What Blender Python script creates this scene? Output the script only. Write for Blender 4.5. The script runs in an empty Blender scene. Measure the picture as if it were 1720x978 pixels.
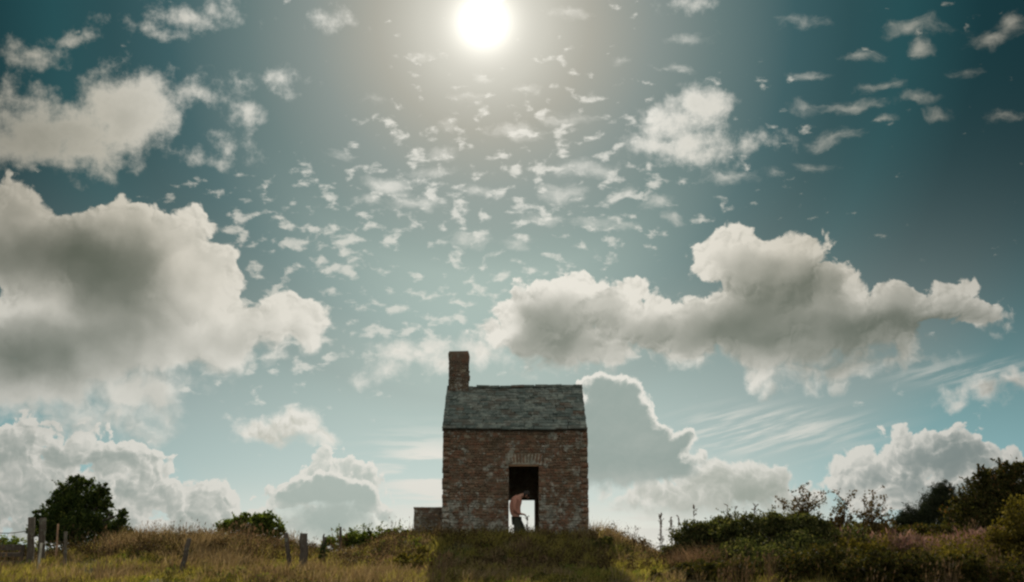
import bpy, bmesh, math, random
import numpy as np
from mathutils import Vector, Matrix

S = bpy.context.scene
COL = S.collection
random.seed(7)
rng = np.random.default_rng(7)

# ------------------------------------------------------------------ camera
F = 2000.0                                   # focal length in photo pixels
HORIZON = 935.0
PITCH = math.atan((HORIZON - 489) / F)
EYE = 1.5
cam = bpy.data.objects.new('camera', bpy.data.cameras.new('camera'))
COL.objects.link(cam)
cam.data.sensor_width = 36.0
cam.data.lens = 36.0 * F / 1720
cam.data.clip_start = 0.1
cam.data.clip_end = 20000
cam.location = (0, 0, EYE)
cam.rotation_euler = (math.pi / 2 + PITCH, 0, 0)
S.camera = cam
S.view_settings.view_transform = 'Standard'
S.view_settings.look = 'None'
S.view_settings.exposure = 0.0
S.view_settings.gamma = 1.0
S.render.filter_size = 2.4
try:
    S.cycles.filter_width = 2.4
except Exception:
    pass
S.cycles.use_adaptive_sampling = True
S.cycles.adaptive_threshold = 0.012
S.cycles.adaptive_min_samples = 14
S.cycles.max_bounces = 8
S.cycles.transparent_max_bounces = 8


def direction(px, py):
    a = (px - 860) / F
    b = (489 - py) / F
    f = Vector((0, math.cos(PITCH), math.sin(PITCH)))
    u = Vector((0, -math.sin(PITCH), math.cos(PITCH)))
    return (f + u * b + Vector((1, 0, 0)) * a).normalized()


def at(px, py, Y):
    """world point seen at a photo pixel, at the distance Y along the ground"""
    d = direction(px, py)
    t = Y / d.y
    return Vector((d.x * t, Y, EYE + d.z * t))


def lin(r, g, b):
    def f(c):
        c /= 255.0
        return c / 12.92 if c <= 0.04045 else ((c + 0.055) / 1.055) ** 2.4
    return (f(r), f(g), f(b), 1.0)


# ------------------------------------------------------------------ node helper
class NT:
    def __init__(self, tree):
        self.t = tree

    def new(self, kind, **kw):
        n = self.t.nodes.new(kind)
        for k, v in kw.items():
            setattr(n, k, v)
        return n

    def put(self, sock, v):
        if isinstance(v, bpy.types.NodeSocket):
            self.t.links.new(v, sock)
        elif v is not None:
            if isinstance(v, (tuple, list)) and hasattr(sock.default_value, '__len__'):
                v = tuple(v)[:len(sock.default_value)]
            sock.default_value = v

    def m(self, op, a, b=None, c=None, clamp=False):
        n = self.new('ShaderNodeMath', operation=op, use_clamp=clamp)
        for i, v in enumerate((a, b, c)):
            self.put(n.inputs[i], v)
        return n.outputs[0]

    def v(self, op, a, b=None, c=None):
        n = self.new('ShaderNodeVectorMath', operation=op)
        for i, x in enumerate((a, b, c)):
            if x is not None:
                self.put(n.inputs[i], x)
        return n.outputs['Value'] if op in ('LENGTH', 'DOT_PRODUCT', 'DISTANCE') else n.outputs['Vector']

    def vs(self, a, s):
        n = self.new('ShaderNodeVectorMath', operation='SCALE')
        self.put(n.inputs[0], a)
        self.put(n.inputs['Scale'], s)
        return n.outputs['Vector']

    def xyz(self, x, y, z=0.0):
        n = self.new('ShaderNodeCombineXYZ')
        for i, k in enumerate((x, y, z)):
            self.put(n.inputs[i], k)
        return n.outputs[0]

    def sep(self, a):
        n = self.new('ShaderNodeSeparateXYZ')
        self.put(n.inputs[0], a)
        return n.outputs

    def mix(self, f, a, b, mode='MIX'):
        n = self.new('ShaderNodeMix', data_type='RGBA', blend_type=mode)
        self.put(n.inputs[0], f)
        self.put(n.inputs[6], a)
        self.put(n.inputs[7], b)
        return n.outputs[2]

    def smooth(self, x, a, b):
        n = self.new('ShaderNodeMapRange', interpolation_type='SMOOTHSTEP')
        self.put(n.inputs[0], x)
        self.put(n.inputs[1], a)
        self.put(n.inputs[2], b)
        return n.outputs[0]

    def ramp(self, x, stops, interp='LINEAR'):
        n = self.new('ShaderNodeValToRGB')
        cr = n.color_ramp
        cr.interpolation = interp
        while len(cr.elements) < len(stops):
            cr.elements.new(0.5)
        for e, (p, c) in zip(cr.elements, stops):
            e.position = p
            e.color = tuple(c)[:3] + (1.0,)
        self.put(n.inputs[0], x)
        return n.outputs[0]

    def noise(self, vec, scale, detail=4, rough=0.5, dim='3D', dist=0.0, out=0):
        n = self.new('ShaderNodeTexNoise', noise_dimensions=dim)
        self.put(n.inputs['Vector'], vec)
        self.put(n.inputs['Scale'], scale)
        n.inputs['Detail'].default_value = detail
        n.inputs['Roughness'].default_value = rough
        n.inputs['Distortion'].default_value = dist
        return n.outputs[out]

    def voro(self, vec, scale, detail=0, rough=0.5, dim='2D', feature='F1', smooth=None, out='Distance'):
        n = self.new('ShaderNodeTexVoronoi', voronoi_dimensions=dim, feature=feature)
        self.put(n.inputs['Vector'], vec)
        self.put(n.inputs['Scale'], scale)
        if 'Detail' in n.inputs:
            n.inputs['Detail'].default_value = detail
            n.inputs['Roughness'].default_value = rough
        if smooth is not None:
            n.inputs['Smoothness'].default_value = smooth
        return n.outputs[out]


# ------------------------------------------------------------------ sky and sun
SUN = direction(812, 37)
SUN_EL = math.asin(SUN.z)
SUN_AZ = math.atan2(SUN.x, SUN.y)
lamp = bpy.data.lights.new('sun', 'SUN')
lamp.energy = 5.0
lamp.angle = math.radians(0.53)
lamp.color = (1.0, 0.90, 0.74)
sun = bpy.data.objects.new('sun', lamp)
COL.objects.link(sun)
sun.location = (0, 0, 60)
sun.rotation_euler = SUN.to_track_quat('Z', 'Y').to_euler()

W = bpy.data.worlds.new('World')
S.world = W
W.use_nodes = True
W.node_tree.nodes.clear()
N = NT(W.node_tree)


def plane_xy(d):
    """stereographic map of a sky direction about due north; 1 unit = 100 photo pixels near the horizon"""
    k = 40.0 / (1.0 + d.y)
    return (d.x * k, d.z * k)


def ell(px, py, rx, ry):
    c = plane_xy(direction(px, py))
    x = plane_xy(direction(px + rx, py))
    y = plane_xy(direction(px, py - ry))
    return (c[0], c[1], abs(x[0] - c[0]), abs(y[1] - c[1]))


def build_sky():
    tc = N.new('ShaderNodeTexCoord')
    D = tc.outputs['Generated']
    s = N.sep(D)
    k = N.m('DIVIDE', 40.0, N.m('ADD', N.m('MAXIMUM', s[1], -0.995), 1.0))
    P = N.xyz(N.m('MULTIPLY', s[0], k), N.m('MULTIPLY', s[2], k))
    elev = N.m('MULTIPLY', N.m('ARCSINE', s[2]), 180 / math.pi)
    th = N.m('MULTIPLY', N.m('ARCCOSINE', N.m('MINIMUM', N.v('DOT_PRODUCT', D, tuple(SUN)), 1.0)), 180 / math.pi)
    sp = plane_xy(SUN)
    tosun = N.v('NORMALIZE', N.v('SUBTRACT', (sp[0], sp[1], 0), P))

    # clear air: Nishita sky for the natural gradient, graded to the deep teal of the photograph
    nish = N.new('ShaderNodeTexSky', sky_type='NISHITA')
    nish.sun_disc = False
    nish.sun_elevation = SUN_EL
    nish.sun_rotation = SUN_AZ
    t40 = N.m('DIVIDE', th, 40.0, clamp=True)
    up = N.ramp(t40, [(0.0, (.52, .50, .44)), (.075, (.50, .49, .425)), (.125, (.385, .38, .325)), (.2, (.238, .282, .265)),
                      (.275, (.128, .192, .190)), (.36, (.042, .106, .118)), (.42, (.024, .076, .086)), (.48, (.017, .074, .084)),
                      (.56, (.007, .038, .046)), (.75, (.005, .022, .028)), (1.0, (.010, .030, .040))])
    hz = N.ramp(t40, [(0.0, (1.1, 1.15, 1.0)), (.3, (1.9, 2.1, 1.8)), (.38, (1.05, 1.16, 1.02)), (.45, (.70, .76, .68)), (.56, (.55, .65, .61)), (.62, (.46, .57, .54)), (.70, (.28, .48, .49)), (1.0, (.22, .40, .44))])
    wh = N.m('EXPONENT', N.m('MULTIPLY', N.m('POWER', N.m('DIVIDE', N.m('MAXIMUM', elev, 0.0), 9.6), 2.0), -1.0))
    sky = N.mix(1.0, up, N.vs(hz, wh), 'ADD')
    sky = N.mix(1.0, sky, N.vs(nish.outputs[0], 0.0004), 'ADD')
    # the thick bright air lying on the horizon
    haze = N.m('EXPONENT', N.m('MULTIPLY', N.m('POWER', N.m('DIVIDE', N.m('MAXIMUM', elev, 0.0), 2.5), 2.0), -1.0))
    hazec = N.ramp(t40, [(0.0, (.90, .85, .75)), (.62, (.87, .82, .72)), (.75, (.52, .57, .54)), (1.0, (.34, .42, .43))])
    sky = N.mix(N.m('MULTIPLY', haze, 0.97), sky, hazec)

    # noise fields shared by every cloud
    wv = N.noise(P, 0.9, 5, 0.55, '2D', out=1)
    warp = N.v('SUBTRACT', wv, (.5, .5, .5))
    warp = N.v('MULTIPLY', warp, (1, 1, 0))
    P1 = N.v('MULTIPLY_ADD', warp, (.55, .55, 0), P)
    wv2 = N.noise(P, 4.5, 4, 0.6, '2D', out=1)
    P2 = N.v('MULTIPLY_ADD', N.v('SUBTRACT', wv2, (.5, .5, .5)), (.13, .13, 0), P1)
    fb = N.m('SUBTRACT', N.noise(P, 2.2, 9, 0.62, '2D'), 0.5)
    fbx = N.m('SUBTRACT', N.noise(N.v('MULTIPLY', P1, (1.0, 1.9, 0)), 2.6, 8, 0.62, '2D'), 0.5)

    def billow(Q, sc):
        return N.m('MULTIPLY_ADD', N.voro(Q, sc, 3, 0.45), -1.1, 0.86)

    bA = billow(P2, 1.35)
    bAs = billow(N.v('MULTIPLY_ADD', tosun, (.16, .16, 0), P2), 1.35)
    bB = billow(P2, 3.2)
    bBs = billow(N.v('MULTIPLY_ADD', tosun, (.07, .07, 0), P2), 3.2)
    # a smoother relief for the broad modelling of the near clouds
    relA = N.m('SUBTRACT', N.voro(N.v('MULTIPLY_ADD', tosun, (.22, .22, 0), P2), 1.1, 1, 0.4, feature='SMOOTH_F1', smooth=.8),
               N.voro(P2, 1.1, 1, 0.4, feature='SMOOTH_F1', smooth=.8))
    relB = N.m('SUBTRACT', bB, bBs)
    bS = N.m('MULTIPLY_ADD', N.voro(N.v('MULTIPLY_ADD', tosun, (.18, .18, 0), P2), 1.1, 1, 0.4, feature='SMOOTH_F1', smooth=.8), -1.1, 0.86)
    fbs = N.m('SUBTRACT', N.noise(P1, 1.7, 3, 0.5, '2D'), 0.5)

    def field(Q, ells, k=0.12):
        acc = None
        for e in ells:
            cx, cy, rx, ry = ell(*e[:4])
            r = min(rx, ry)
            q = N.v('MULTIPLY_ADD', Q, (1 / rx, 1 / ry, 0), (-cx / rx, -cy / ry, 0))
            f = N.m('MULTIPLY_ADD', N.v('LENGTH', q), -r, r)
            acc = f if acc is None else N.m('SMOOTH_MAX', acc, f, k)
        return acc

    def gauss(Q, ells):
        acc = None
        for e in ells:
            cx, cy, rx, ry = ell(*e[:4])
            q = N.v('MULTIPLY_ADD', Q, (1 / rx, 1 / ry, 0), (-cx / rx, -cy / ry, 0))
            g = N.m('MULTIPLY', N.m('EXPONENT', N.m('MULTIPLY', N.v('DOT_PRODUCT', q, q), -1.0)), e[4])
            acc = g if acc is None else N.m('ADD', acc, g)
        return acc

    # clouds scatter the sunlight forwards: brightest towards the sun, dull well away from it
    fwd = N.ramp(t40, [(0.0, (1.12, 1.08, .98)), (.22, (1.0, .97, .88)), (.36, (.86, .82, .72)), (.46, (.66, .62, .52)), (.56, (.50, .47, .39)), (.68, (.46, .43, .36)), (1.0, (.46, .44, .38))])
    fwdlow = N.ramp(t40, [(0.0, (1, .97, .88)), (.5, (.86, .84, .76)), (.62, (.76, .75, .68)), (.8, (.60, .59, .54)), (1.0, (.5, .5, .47))])
    low = N.smooth(elev, 16.0, 7.0)
    lit = N.vs(N.mix(low, fwd, fwdlow), 0.91)

    def layer(under, ells, Q=P1, amp=0.3, bil=None, bils=None, famp=0.2, edge=(0.0, 0.12), core=(0.05, 0.5), dark=None, deep=0.35,
              grey=lin(132, 138, 130), rel=None, relk=1.2, opac=1.0, k=0.12, hole=None, fine=None, shift=None, mott=.12, base=None, bil2=None, amp2=0.0, deep2=None, soft=False, rel2=None, rel2k=0.0):
        def dens(q, bl, smooth_=False):
            d = field(q, ells, k)
            if bl is not None:
                d = N.m('MULTIPLY_ADD', bl, amp, d)
            if smooth_:
                return d
            d = N.m('MULTIPLY_ADD', fine or fb, famp, d)
            if bil2 is not None:
                d = N.m('MULTIPLY_ADD', bil2, amp2, d)
            if hole:
                d = N.m('SUBTRACT', d, gauss(P1, hole))
            return d
        Dn = dens(Q, bil)
        # light enters from the sun's side: what lies a little way towards the sun shades this point
        Dc = dens(N.v('MULTIPLY_ADD', tosun, (shift, shift, 0), Q), bils, soft) if shift else Dn
        e1 = edge[1]
        if base:                                   # a base that dissolves: (upper elevation, lower elevation, softness)
            e1 = N.m('MULTIPLY_ADD', N.smooth(elev, base[0], base[1]), base[2], edge[1])
        a = N.smooth(Dn, edge[0], e1)
        if opac != 1.0:
            a = N.m('MULTIPLY', a, opac)
        sh = N.m('MULTIPLY', N.smooth(Dc, core[0], core[1]), deep)
        if deep2:                                  # thickness of cloud further off towards the sun
            far_ = field(N.v('MULTIPLY_ADD', tosun, (deep2[0], deep2[0], 0), Q), ells, k)
            sh = N.m('MULTIPLY_ADD', N.smooth(N.m('MULTIPLY_ADD', fbs, .5, far_), deep2[1], deep2[2]), deep2[3], sh)
        if dark:
            sh = N.m('ADD', sh, N.m('MULTIPLY', gauss(P1, dark), N.smooth(Dc, -0.05, 0.35)))
        if rel is not None:
            sh = N.m('MULTIPLY_ADD', N.m('MULTIPLY', rel, N.smooth(Dn, 0.0, 0.25)), -relk, sh)
        if rel2 is not None:                       # crisp small lumps near the rim only
            sh = N.m('MULTIPLY_ADD', N.m('MULTIPLY', rel2, N.smooth(Dn, 0.5, 0.08)), -rel2k, sh)
        sh = N.m('MULTIPLY_ADD', fbs if soft else fb, -mott, sh)
        sh = N.m('TANH', N.m('MAXIMUM', sh, 0.0))
        c = N.mix(sh, lit, N.mix(1.0, lit, grey, 'MULTIPLY'))
        return N.mix(a, under, c)

    # thin broken flecks high up
    m = gauss(P, [(700, 430, 300, 190, 1.2), (480, 440, 150, 110, .6), (620, 450, 220, 120, .35), (900, 220, 330, 190, .55), (520, 400, 170, 120, .35), (1150, 300, 260, 150, .35),
                  (560, 560, 260, 90, .6), (300, 330, 250, 90, .25), (420, 640, 130, 90, .6), (380, 170, 200, 130, -.5)])
    Pf = N.v('MULTIPLY_ADD', warp, (.25, .25, 0), N.v('MULTIPLY', P, (1.0, 1.75, 0)))
    fl = N.noise(Pf, 2.7, 6, 0.52, '2D', dist=0.12)
    fl2 = N.noise(N.v('ADD', Pf, (17.3, 4.1, 0)), 0.8, 3, 0.5, '2D')
    fl = N.m('ADD', N.m('MULTIPLY_ADD', fl2, 0.30, fl), -0.15)
    thr = N.m('MULTIPLY_ADD', N.m('MINIMUM', m, 1.0), -0.190, 0.735)
    fa = N.smooth(fl, N.m('SUBTRACT', thr, .03), N.m('ADD', thr, 0.18))
    sky = N.mix(N.m('MULTIPLY', fa, 0.62), sky, lit)

    flecks = [(655, 318, 38, 20), (695, 345, 50, 13), (620, 345, 26, 10), (740, 258, 25, 13), (730, 290, 40, 9), (862, 218, 40, 12), (885, 232, 26, 10),
              (985, 287, 42, 13), (950, 325, 42, 14), (808, 322, 24, 10), (915, 368, 30, 11), (1000, 378, 38, 10), (1042, 384, 24, 8), (868, 410, 22, 9),
              (795, 403, 42, 11), (700, 92, 16, 6), (806, 128, 16, 8), (780, 167, 18, 7), (885, 145, 20, 9), (905, 152, 10, 7), (940, 195, 34, 9),
              (1345, 42, 30, 9), (1535, 48, 44, 13), (1545, 85, 22, 17), (1655, 66, 40, 13), (1690, 40, 26, 18), (1360, 128, 30, 9), (1425, 177, 46, 11), (1360, 182, 22, 8),
              (1480, 145, 38, 8), (1545, 168, 30, 8), (1405, 229, 38, 11), (1368, 277, 26, 9), (1220, 299, 32, 11), (1295, 292, 15, 8),
              (1622, 118, 18, 7), (1690, 192, 20, 8), (1575, 188, 20, 9), (1483, 203, 14, 7), (1455, 95, 22, 7), (1130, 362, 14, 12), (1105, 343, 26, 9), (1055, 325, 16, 9), (1160, 62, 26, 7), (1135, 118, 22, 7), (1052, 103, 16, 6), (960, 25, 28, 9), (630, 170, 14, 6), (575, 257, 22, 7), (745, 212, 15, 8)]
    sky = layer(sky, flecks, Q=P1, famp=0.26, fine=fbx, edge=(-0.05, 0.21), core=(.1, .5), deep=0.1, opac=0.68, k=0.03)

    wisps = [(100, 218, 170, 62), (215, 192, 92, 82), (150, 255, 100, 46), (240, 150, 66, 44), (310, 158, 62, 26), (10, 240, 80, 46),
             (405, 138, 40, 13), (455, 134, 42, 12), (410, 195, 22, 24), (385, 245, 28, 20), (345, 268, 42, 10),
             (50, 92, 52, 26), (130, 70, 36, 14), (325, 28, 62, 18), (270, 50, 52, 14), (360, 10, 36, 14), (560, 32, 34, 17), (10, 150, 26, 14),
             (1140, 208, 84, 40), (1180, 180, 54, 48), (1105, 243, 58, 34), (1190, 256, 56, 26), (1268, 238, 46, 18), (1150, 235, 80, 40), (1160, 8, 34, 18)]
    sky = layer(sky, wisps, famp=0.85, bil=bA, amp=.08, edge=(-0.08, 0.42), core=(.0, .9), deep=0.35, dark=[(60, 230, 90, 40, .25)], opac=0.90, k=0.1)

    # streaks of cirrus low on the right and stratus left of the house
    rot = N.new('ShaderNodeVectorRotate', rotation_type='Z_AXIS')
    N.put(rot.inputs['Vector'], P)
    a0 = math.radians(15)
    rot.inputs['Angle'].default_value = -a0
    Pr = rot.outputs[0]
    st = N.noise(N.v('MULTIPLY', Pr, (.6, 6.0, 0)), 1.1, 5, 0.55, '2D')
    mk = gauss(P, [(1310, 725, 140, 30, 1.0), (1260, 712, 90, 26, .6), (1640, 625, 110, 18, 1.0), (1230, 745, 70, 20, .5)])
    sky = N.mix(N.m('MULTIPLY', N.m('MULTIPLY', N.smooth(st, .40, .68), N.m('MINIMUM', mk, 1.0)), .75), sky, lit)
    st2 = N.noise(N.v('MULTIPLY', N.v('MULTIPLY_ADD', warp, (.1, .1, 0), P), (.5, 5.0, 0)), 1.0, 4, 0.5, '2D')
    mk2 = gauss(P, [(720, 775, 85, 42, 1.0), (760, 830, 120, 45, 1.1), (1100, 880, 260, 34, 1.0)])
    sky = N.mix(N.m('MULTIPLY', N.smooth(st2, .40, .60), N.m('MINIMUM', mk2, 1.0)), sky, lit)

    blue = lin(186, 203, 203)
    far = dict(bil=bB, bils=bBs, rel=relB)
    # far cumulus along the horizon
    sky = layer(sky, [(1250, 812, 74, 42), (1298, 806, 48, 34), (1200, 808, 70, 34), (1150, 850, 150, 36), (1320, 850, 90, 36)],
                amp=.16, famp=.16, edge=(0, .09), core=(-.02, .22), deep=.6, grey=lin(180, 190, 186), dark=[(1250, 828, 56, 20, .9), (1300, 818, 30, 14, .4)], relk=.5, mott=.10, shift=.08, base=(3.0, 1.4, .5), **far)
    sky = layer(sky, [(1530, 752, 62, 48), (1600, 765, 62, 52), (1450, 790, 58, 40), (1650, 800, 60, 50), (1560, 825, 170, 50), (1700, 795, 60, 38), (1415, 815, 40, 30)],
                amp=.26, famp=.18, edge=(0, .09), core=(-.02, .4), deep=.45, grey=lin(156, 172, 176), dark=[(1600, 765, 70, 36, 1.6), (1500, 802, 60, 24, .9), (1640, 838, 90, 18, .7), (1450, 770, 60, 30, -.4)], relk=.6, shift=.10, mott=.06, **far)
    sky = layer(sky, [(40, 745, 62, 45), (130, 762, 100, 40), (205, 772, 76, 45), (235, 812, 80, 40), (285, 835, 90, 42), (350, 850, 62, 44), (100, 840, 190, 70), (400, 880, 44, 40), (15, 800, 90, 70), (440, 890, 60, 36), (250, 890, 220, 40)],
                amp=.34, famp=.10, edge=(0, .08), core=(-.02, .34), deep=.42, grey=lin(172, 186, 186), dark=[(60, 765, 90, 22, .7), (180, 775, 60, 16, .6), (190, 830, 90, 26, .4), (50, 880, 120, 18, .8), (60, 835, 70, 16, .4), (330, 870, 60, 24, .4)], relk=.75, shift=.10, mott=.05, **far)
    sky = layer(sky, [(540, 793, 42, 40), (590, 798, 40, 32), (615, 815, 34, 36), (632, 845, 26, 32), (500, 830, 44, 30)],
                amp=.24, famp=.05, edge=(0, .06), core=(-.03, .22), deep=.6, grey=blue, relk=.7, mott=.05, shift=.06, **far)
    sky = layer(sky, [(510, 832, 44, 32), (560, 828, 54, 38), (605, 838, 40, 30), (550, 885, 105, 64), (478, 885, 56, 40), (645, 868, 36, 24)],
                amp=.16, famp=.05, edge=(0, .05), core=(.03, .15), deep=1.3, grey=blue, relk=.15, mott=.05, shift=.035, base=(3.2, 1.4, .5), **far)
    sky = layer(sky, [(1005, 655, 44, 36), (1030, 705, 74, 66), (1060, 765, 105, 70), (1120, 785, 80, 44), (1010, 800, 120, 40), (1140, 750, 34, 34)],
                amp=.14, famp=.10, edge=(0, .06), core=(.05, .20), deep=1.4, grey=lin(158, 178, 179), relk=.15, mott=.30, dark=[(1060, 835, 170, 34, -.9), (1090, 740, 60, 40, -.25)], shift=.03, base=(4.8, 3.0, .25), **far)
    # nearer clouds
    near = dict(bil=bA, bils=bS)
    sky = layer(sky, [(500, 716, 48, 32), (450, 730, 48, 22), (405, 738, 34, 14), (490, 740, 70, 16)],
                amp=.18, famp=.30, edge=(0, .18), core=(.0, .4), deep=.3, grey=lin(182, 188, 180), dark=[(480, 742, 50, 12, .4)], rel=relB, relk=.8, shift=.12, **near)
    sky = layer(sky, [(1650, 657, 68, 26), (1700, 642, 64, 28), (1605, 676, 40, 16)],
                amp=.14, famp=.32, edge=(0, .22), core=(.0, .5), deep=.25, dark=[(1680, 655, 50, 14, .5)], rel=relB, relk=.5, shift=.1, **near)
    sky = layer(sky, [(700, 600, 74, 24), (645, 628, 48, 15), (815, 592, 60, 30), (612, 644, 24, 8), (750, 612, 64, 22)],
                amp=.10, famp=.45, edge=(-.04, .26), core=(.2, .6), deep=.12, rel=relB, relk=.3, opac=.95, **near)
    sky = layer(sky, [(925, 520, 92, 62), (1012, 512, 76, 52), (885, 565, 62, 50), (970, 580, 140, 46), (1100, 548, 96, 56), (1240, 445, 70, 68), (1322, 458, 86, 66), (1385, 470, 40, 50),
                      (1270, 530, 130, 80), (1180, 550, 104, 64), (1400, 535, 120, 60), (1505, 524, 115, 52), (1590, 518, 60, 44), (1640, 538, 60, 24),
                      (1450, 565, 135, 44), (1300, 590, 180, 50), (1270, 630, 72, 32), (1360, 618, 120, 36), (1490, 606, 80, 16)],
                amp=.34, famp=.14, edge=(.0, .085), core=(.0, .45), deep=.30, grey=lin(100, 114, 106), base=(11.0, 8.2, .28), bil2=bB, amp2=.13, deep2=(.42, -.05, .55, .30),
                dark=[(910, 550, 66, 46, .50), (1330, 492, 86, 36, .50), (1235, 550, 104, 46, .50), (1500, 548, 150, 26, .75), (1390, 592, 160, 28, .45), (1060, 582, 120, 30, .2), (1150, 610, 200, 24, -.30), (1280, 640, 120, 18, -.25), (1100, 520, 60, 30, -.2)],
                rel=relA, relk=.40, rel2=relB, rel2k=.45, soft=True, mott=.34, shift=.18, **near)
    sky = layer(sky, [(205, 440, 145, 102), (292, 408, 78, 60), (330, 480, 88, 88), (45, 352, 60, 52), (60, 425, 130, 90), (150, 565, 250, 110), (445, 545, 105, 56),
                      (505, 555, 58, 40), (350, 565, 130, 70), (60, 625, 190, 76), (235, 655, 140, 52), (310, 692, 60, 16), (130, 700, 230, 52)],
                amp=.34, famp=.16, edge=(.0, .10), core=(.0, .6), deep=.16, grey=lin(94, 108, 99), base=(12.0, 7.0, .40), bil2=bB, amp2=.10, deep2=(.55, .1, 1.2, .16),
                dark=[(120, 425, 150, 50, .95), (200, 500, 90, 66, .75), (60, 595, 150, 40, .80), (130, 555, 150, 60, .10), (430, 580, 60, 20, .15), (40, 350, 40, 20, .15), (170, 600, 60, 26, -.25), (60, 520, 110, 20, -.30), (320, 480, 80, 60, -.18)],
                rel=relA, relk=.38, rel2=relB, rel2k=.40, soft=True, mott=.34, shift=.18, **near)

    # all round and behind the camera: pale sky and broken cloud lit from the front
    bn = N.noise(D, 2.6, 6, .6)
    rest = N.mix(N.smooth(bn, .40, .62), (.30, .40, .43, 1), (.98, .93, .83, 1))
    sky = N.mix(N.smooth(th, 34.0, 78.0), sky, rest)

    # the sun's bright aureole and disc
    glow = N.m('EXPONENT', N.m('MULTIPLY', N.m('POWER', N.m('DIVIDE', th, .84), 1.3), -1.0))
    glow2 = N.m('EXPONENT', N.m('MULTIPLY', th, -0.62))
    g = N.m('ADD', N.m('MULTIPLY', glow, 1.5), N.m('MULTIPLY', glow2, 0.62))
    sky = N.mix(1.0, sky, N.vs((1.0, .97, .88), g), 'ADD')
    # below the horizon: dim earth
    sky = N.mix(N.smooth(elev, -0.3, -2.5), sky, (.09, .085, .06, 1))
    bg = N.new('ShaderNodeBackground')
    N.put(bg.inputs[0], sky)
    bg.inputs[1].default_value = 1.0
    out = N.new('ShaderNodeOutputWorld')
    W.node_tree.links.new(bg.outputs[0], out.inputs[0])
    W.cycles.sampling_method = 'MANUAL'
    W.cycles.sample_map_resolution = 256


build_sky()


# ------------------------------------------------------------------ object helpers
def tag(o, label=None, cat=None, group=None, kind=None):
    if label:
        o['label'] = label
    if cat:
        o['category'] = cat
    if group:
        o['group'] = group
    if kind:
        o['kind'] = kind
    return o


def thing(name, loc, label, cat, group=None):
    o = bpy.data.objects.new(name, None)
    o.empty_display_size = 0.3
    o.location = loc
    COL.objects.link(o)
    return tag(o, label, cat, group)


def link(name, me, parent=None, loc=None):
    """link a mesh whose vertices are in world space (or given a location) under its parent"""
    o = bpy.data.objects.new(name, me)
    COL.objects.link(o)
    if parent is not None:
        o.parent = parent
        w = WORLD.get(parent.name, Vector(parent.location))
    else:
        w = Vector((0, 0, 0))
    p = Vector(loc) if loc is not None else Vector((0, 0, 0))
    o.location = p - w
    WORLD[o.name] = p
    return o


WORLD = {}


def mesh_np(name, V, Fc, mats, smooth=False, mi=None):
    """V (n,3) floats, Fc (m,3) or (m,4) ints -> mesh"""
    V = np.ascontiguousarray(V, dtype=np.float32)
    Fc = np.ascontiguousarray(Fc, dtype=np.int32)
    k = Fc.shape[1]
    me = bpy.data.meshes.new(name)
    me.vertices.add(len(V))
    me.vertices.foreach_set('co', V.ravel())
    me.loops.add(Fc.size)
    me.loops.foreach_set('vertex_index', Fc.ravel())
    me.polygons.add(len(Fc))
    me.polygons.foreach_set('loop_start', np.arange(0, Fc.size, k, dtype=np.int32))
    if mi is not None:
        me.polygons.foreach_set('material_index', np.ascontiguousarray(mi, dtype=np.int32))
    if smooth:
        me.polygons.foreach_set('use_smooth', np.ones(len(Fc), dtype=bool))
    for m in (mats if isinstance(mats, (list, tuple)) else [mats]):
        me.materials.append(m)
    me.update(calc_edges=True)
    me.validate()
    return me


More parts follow.
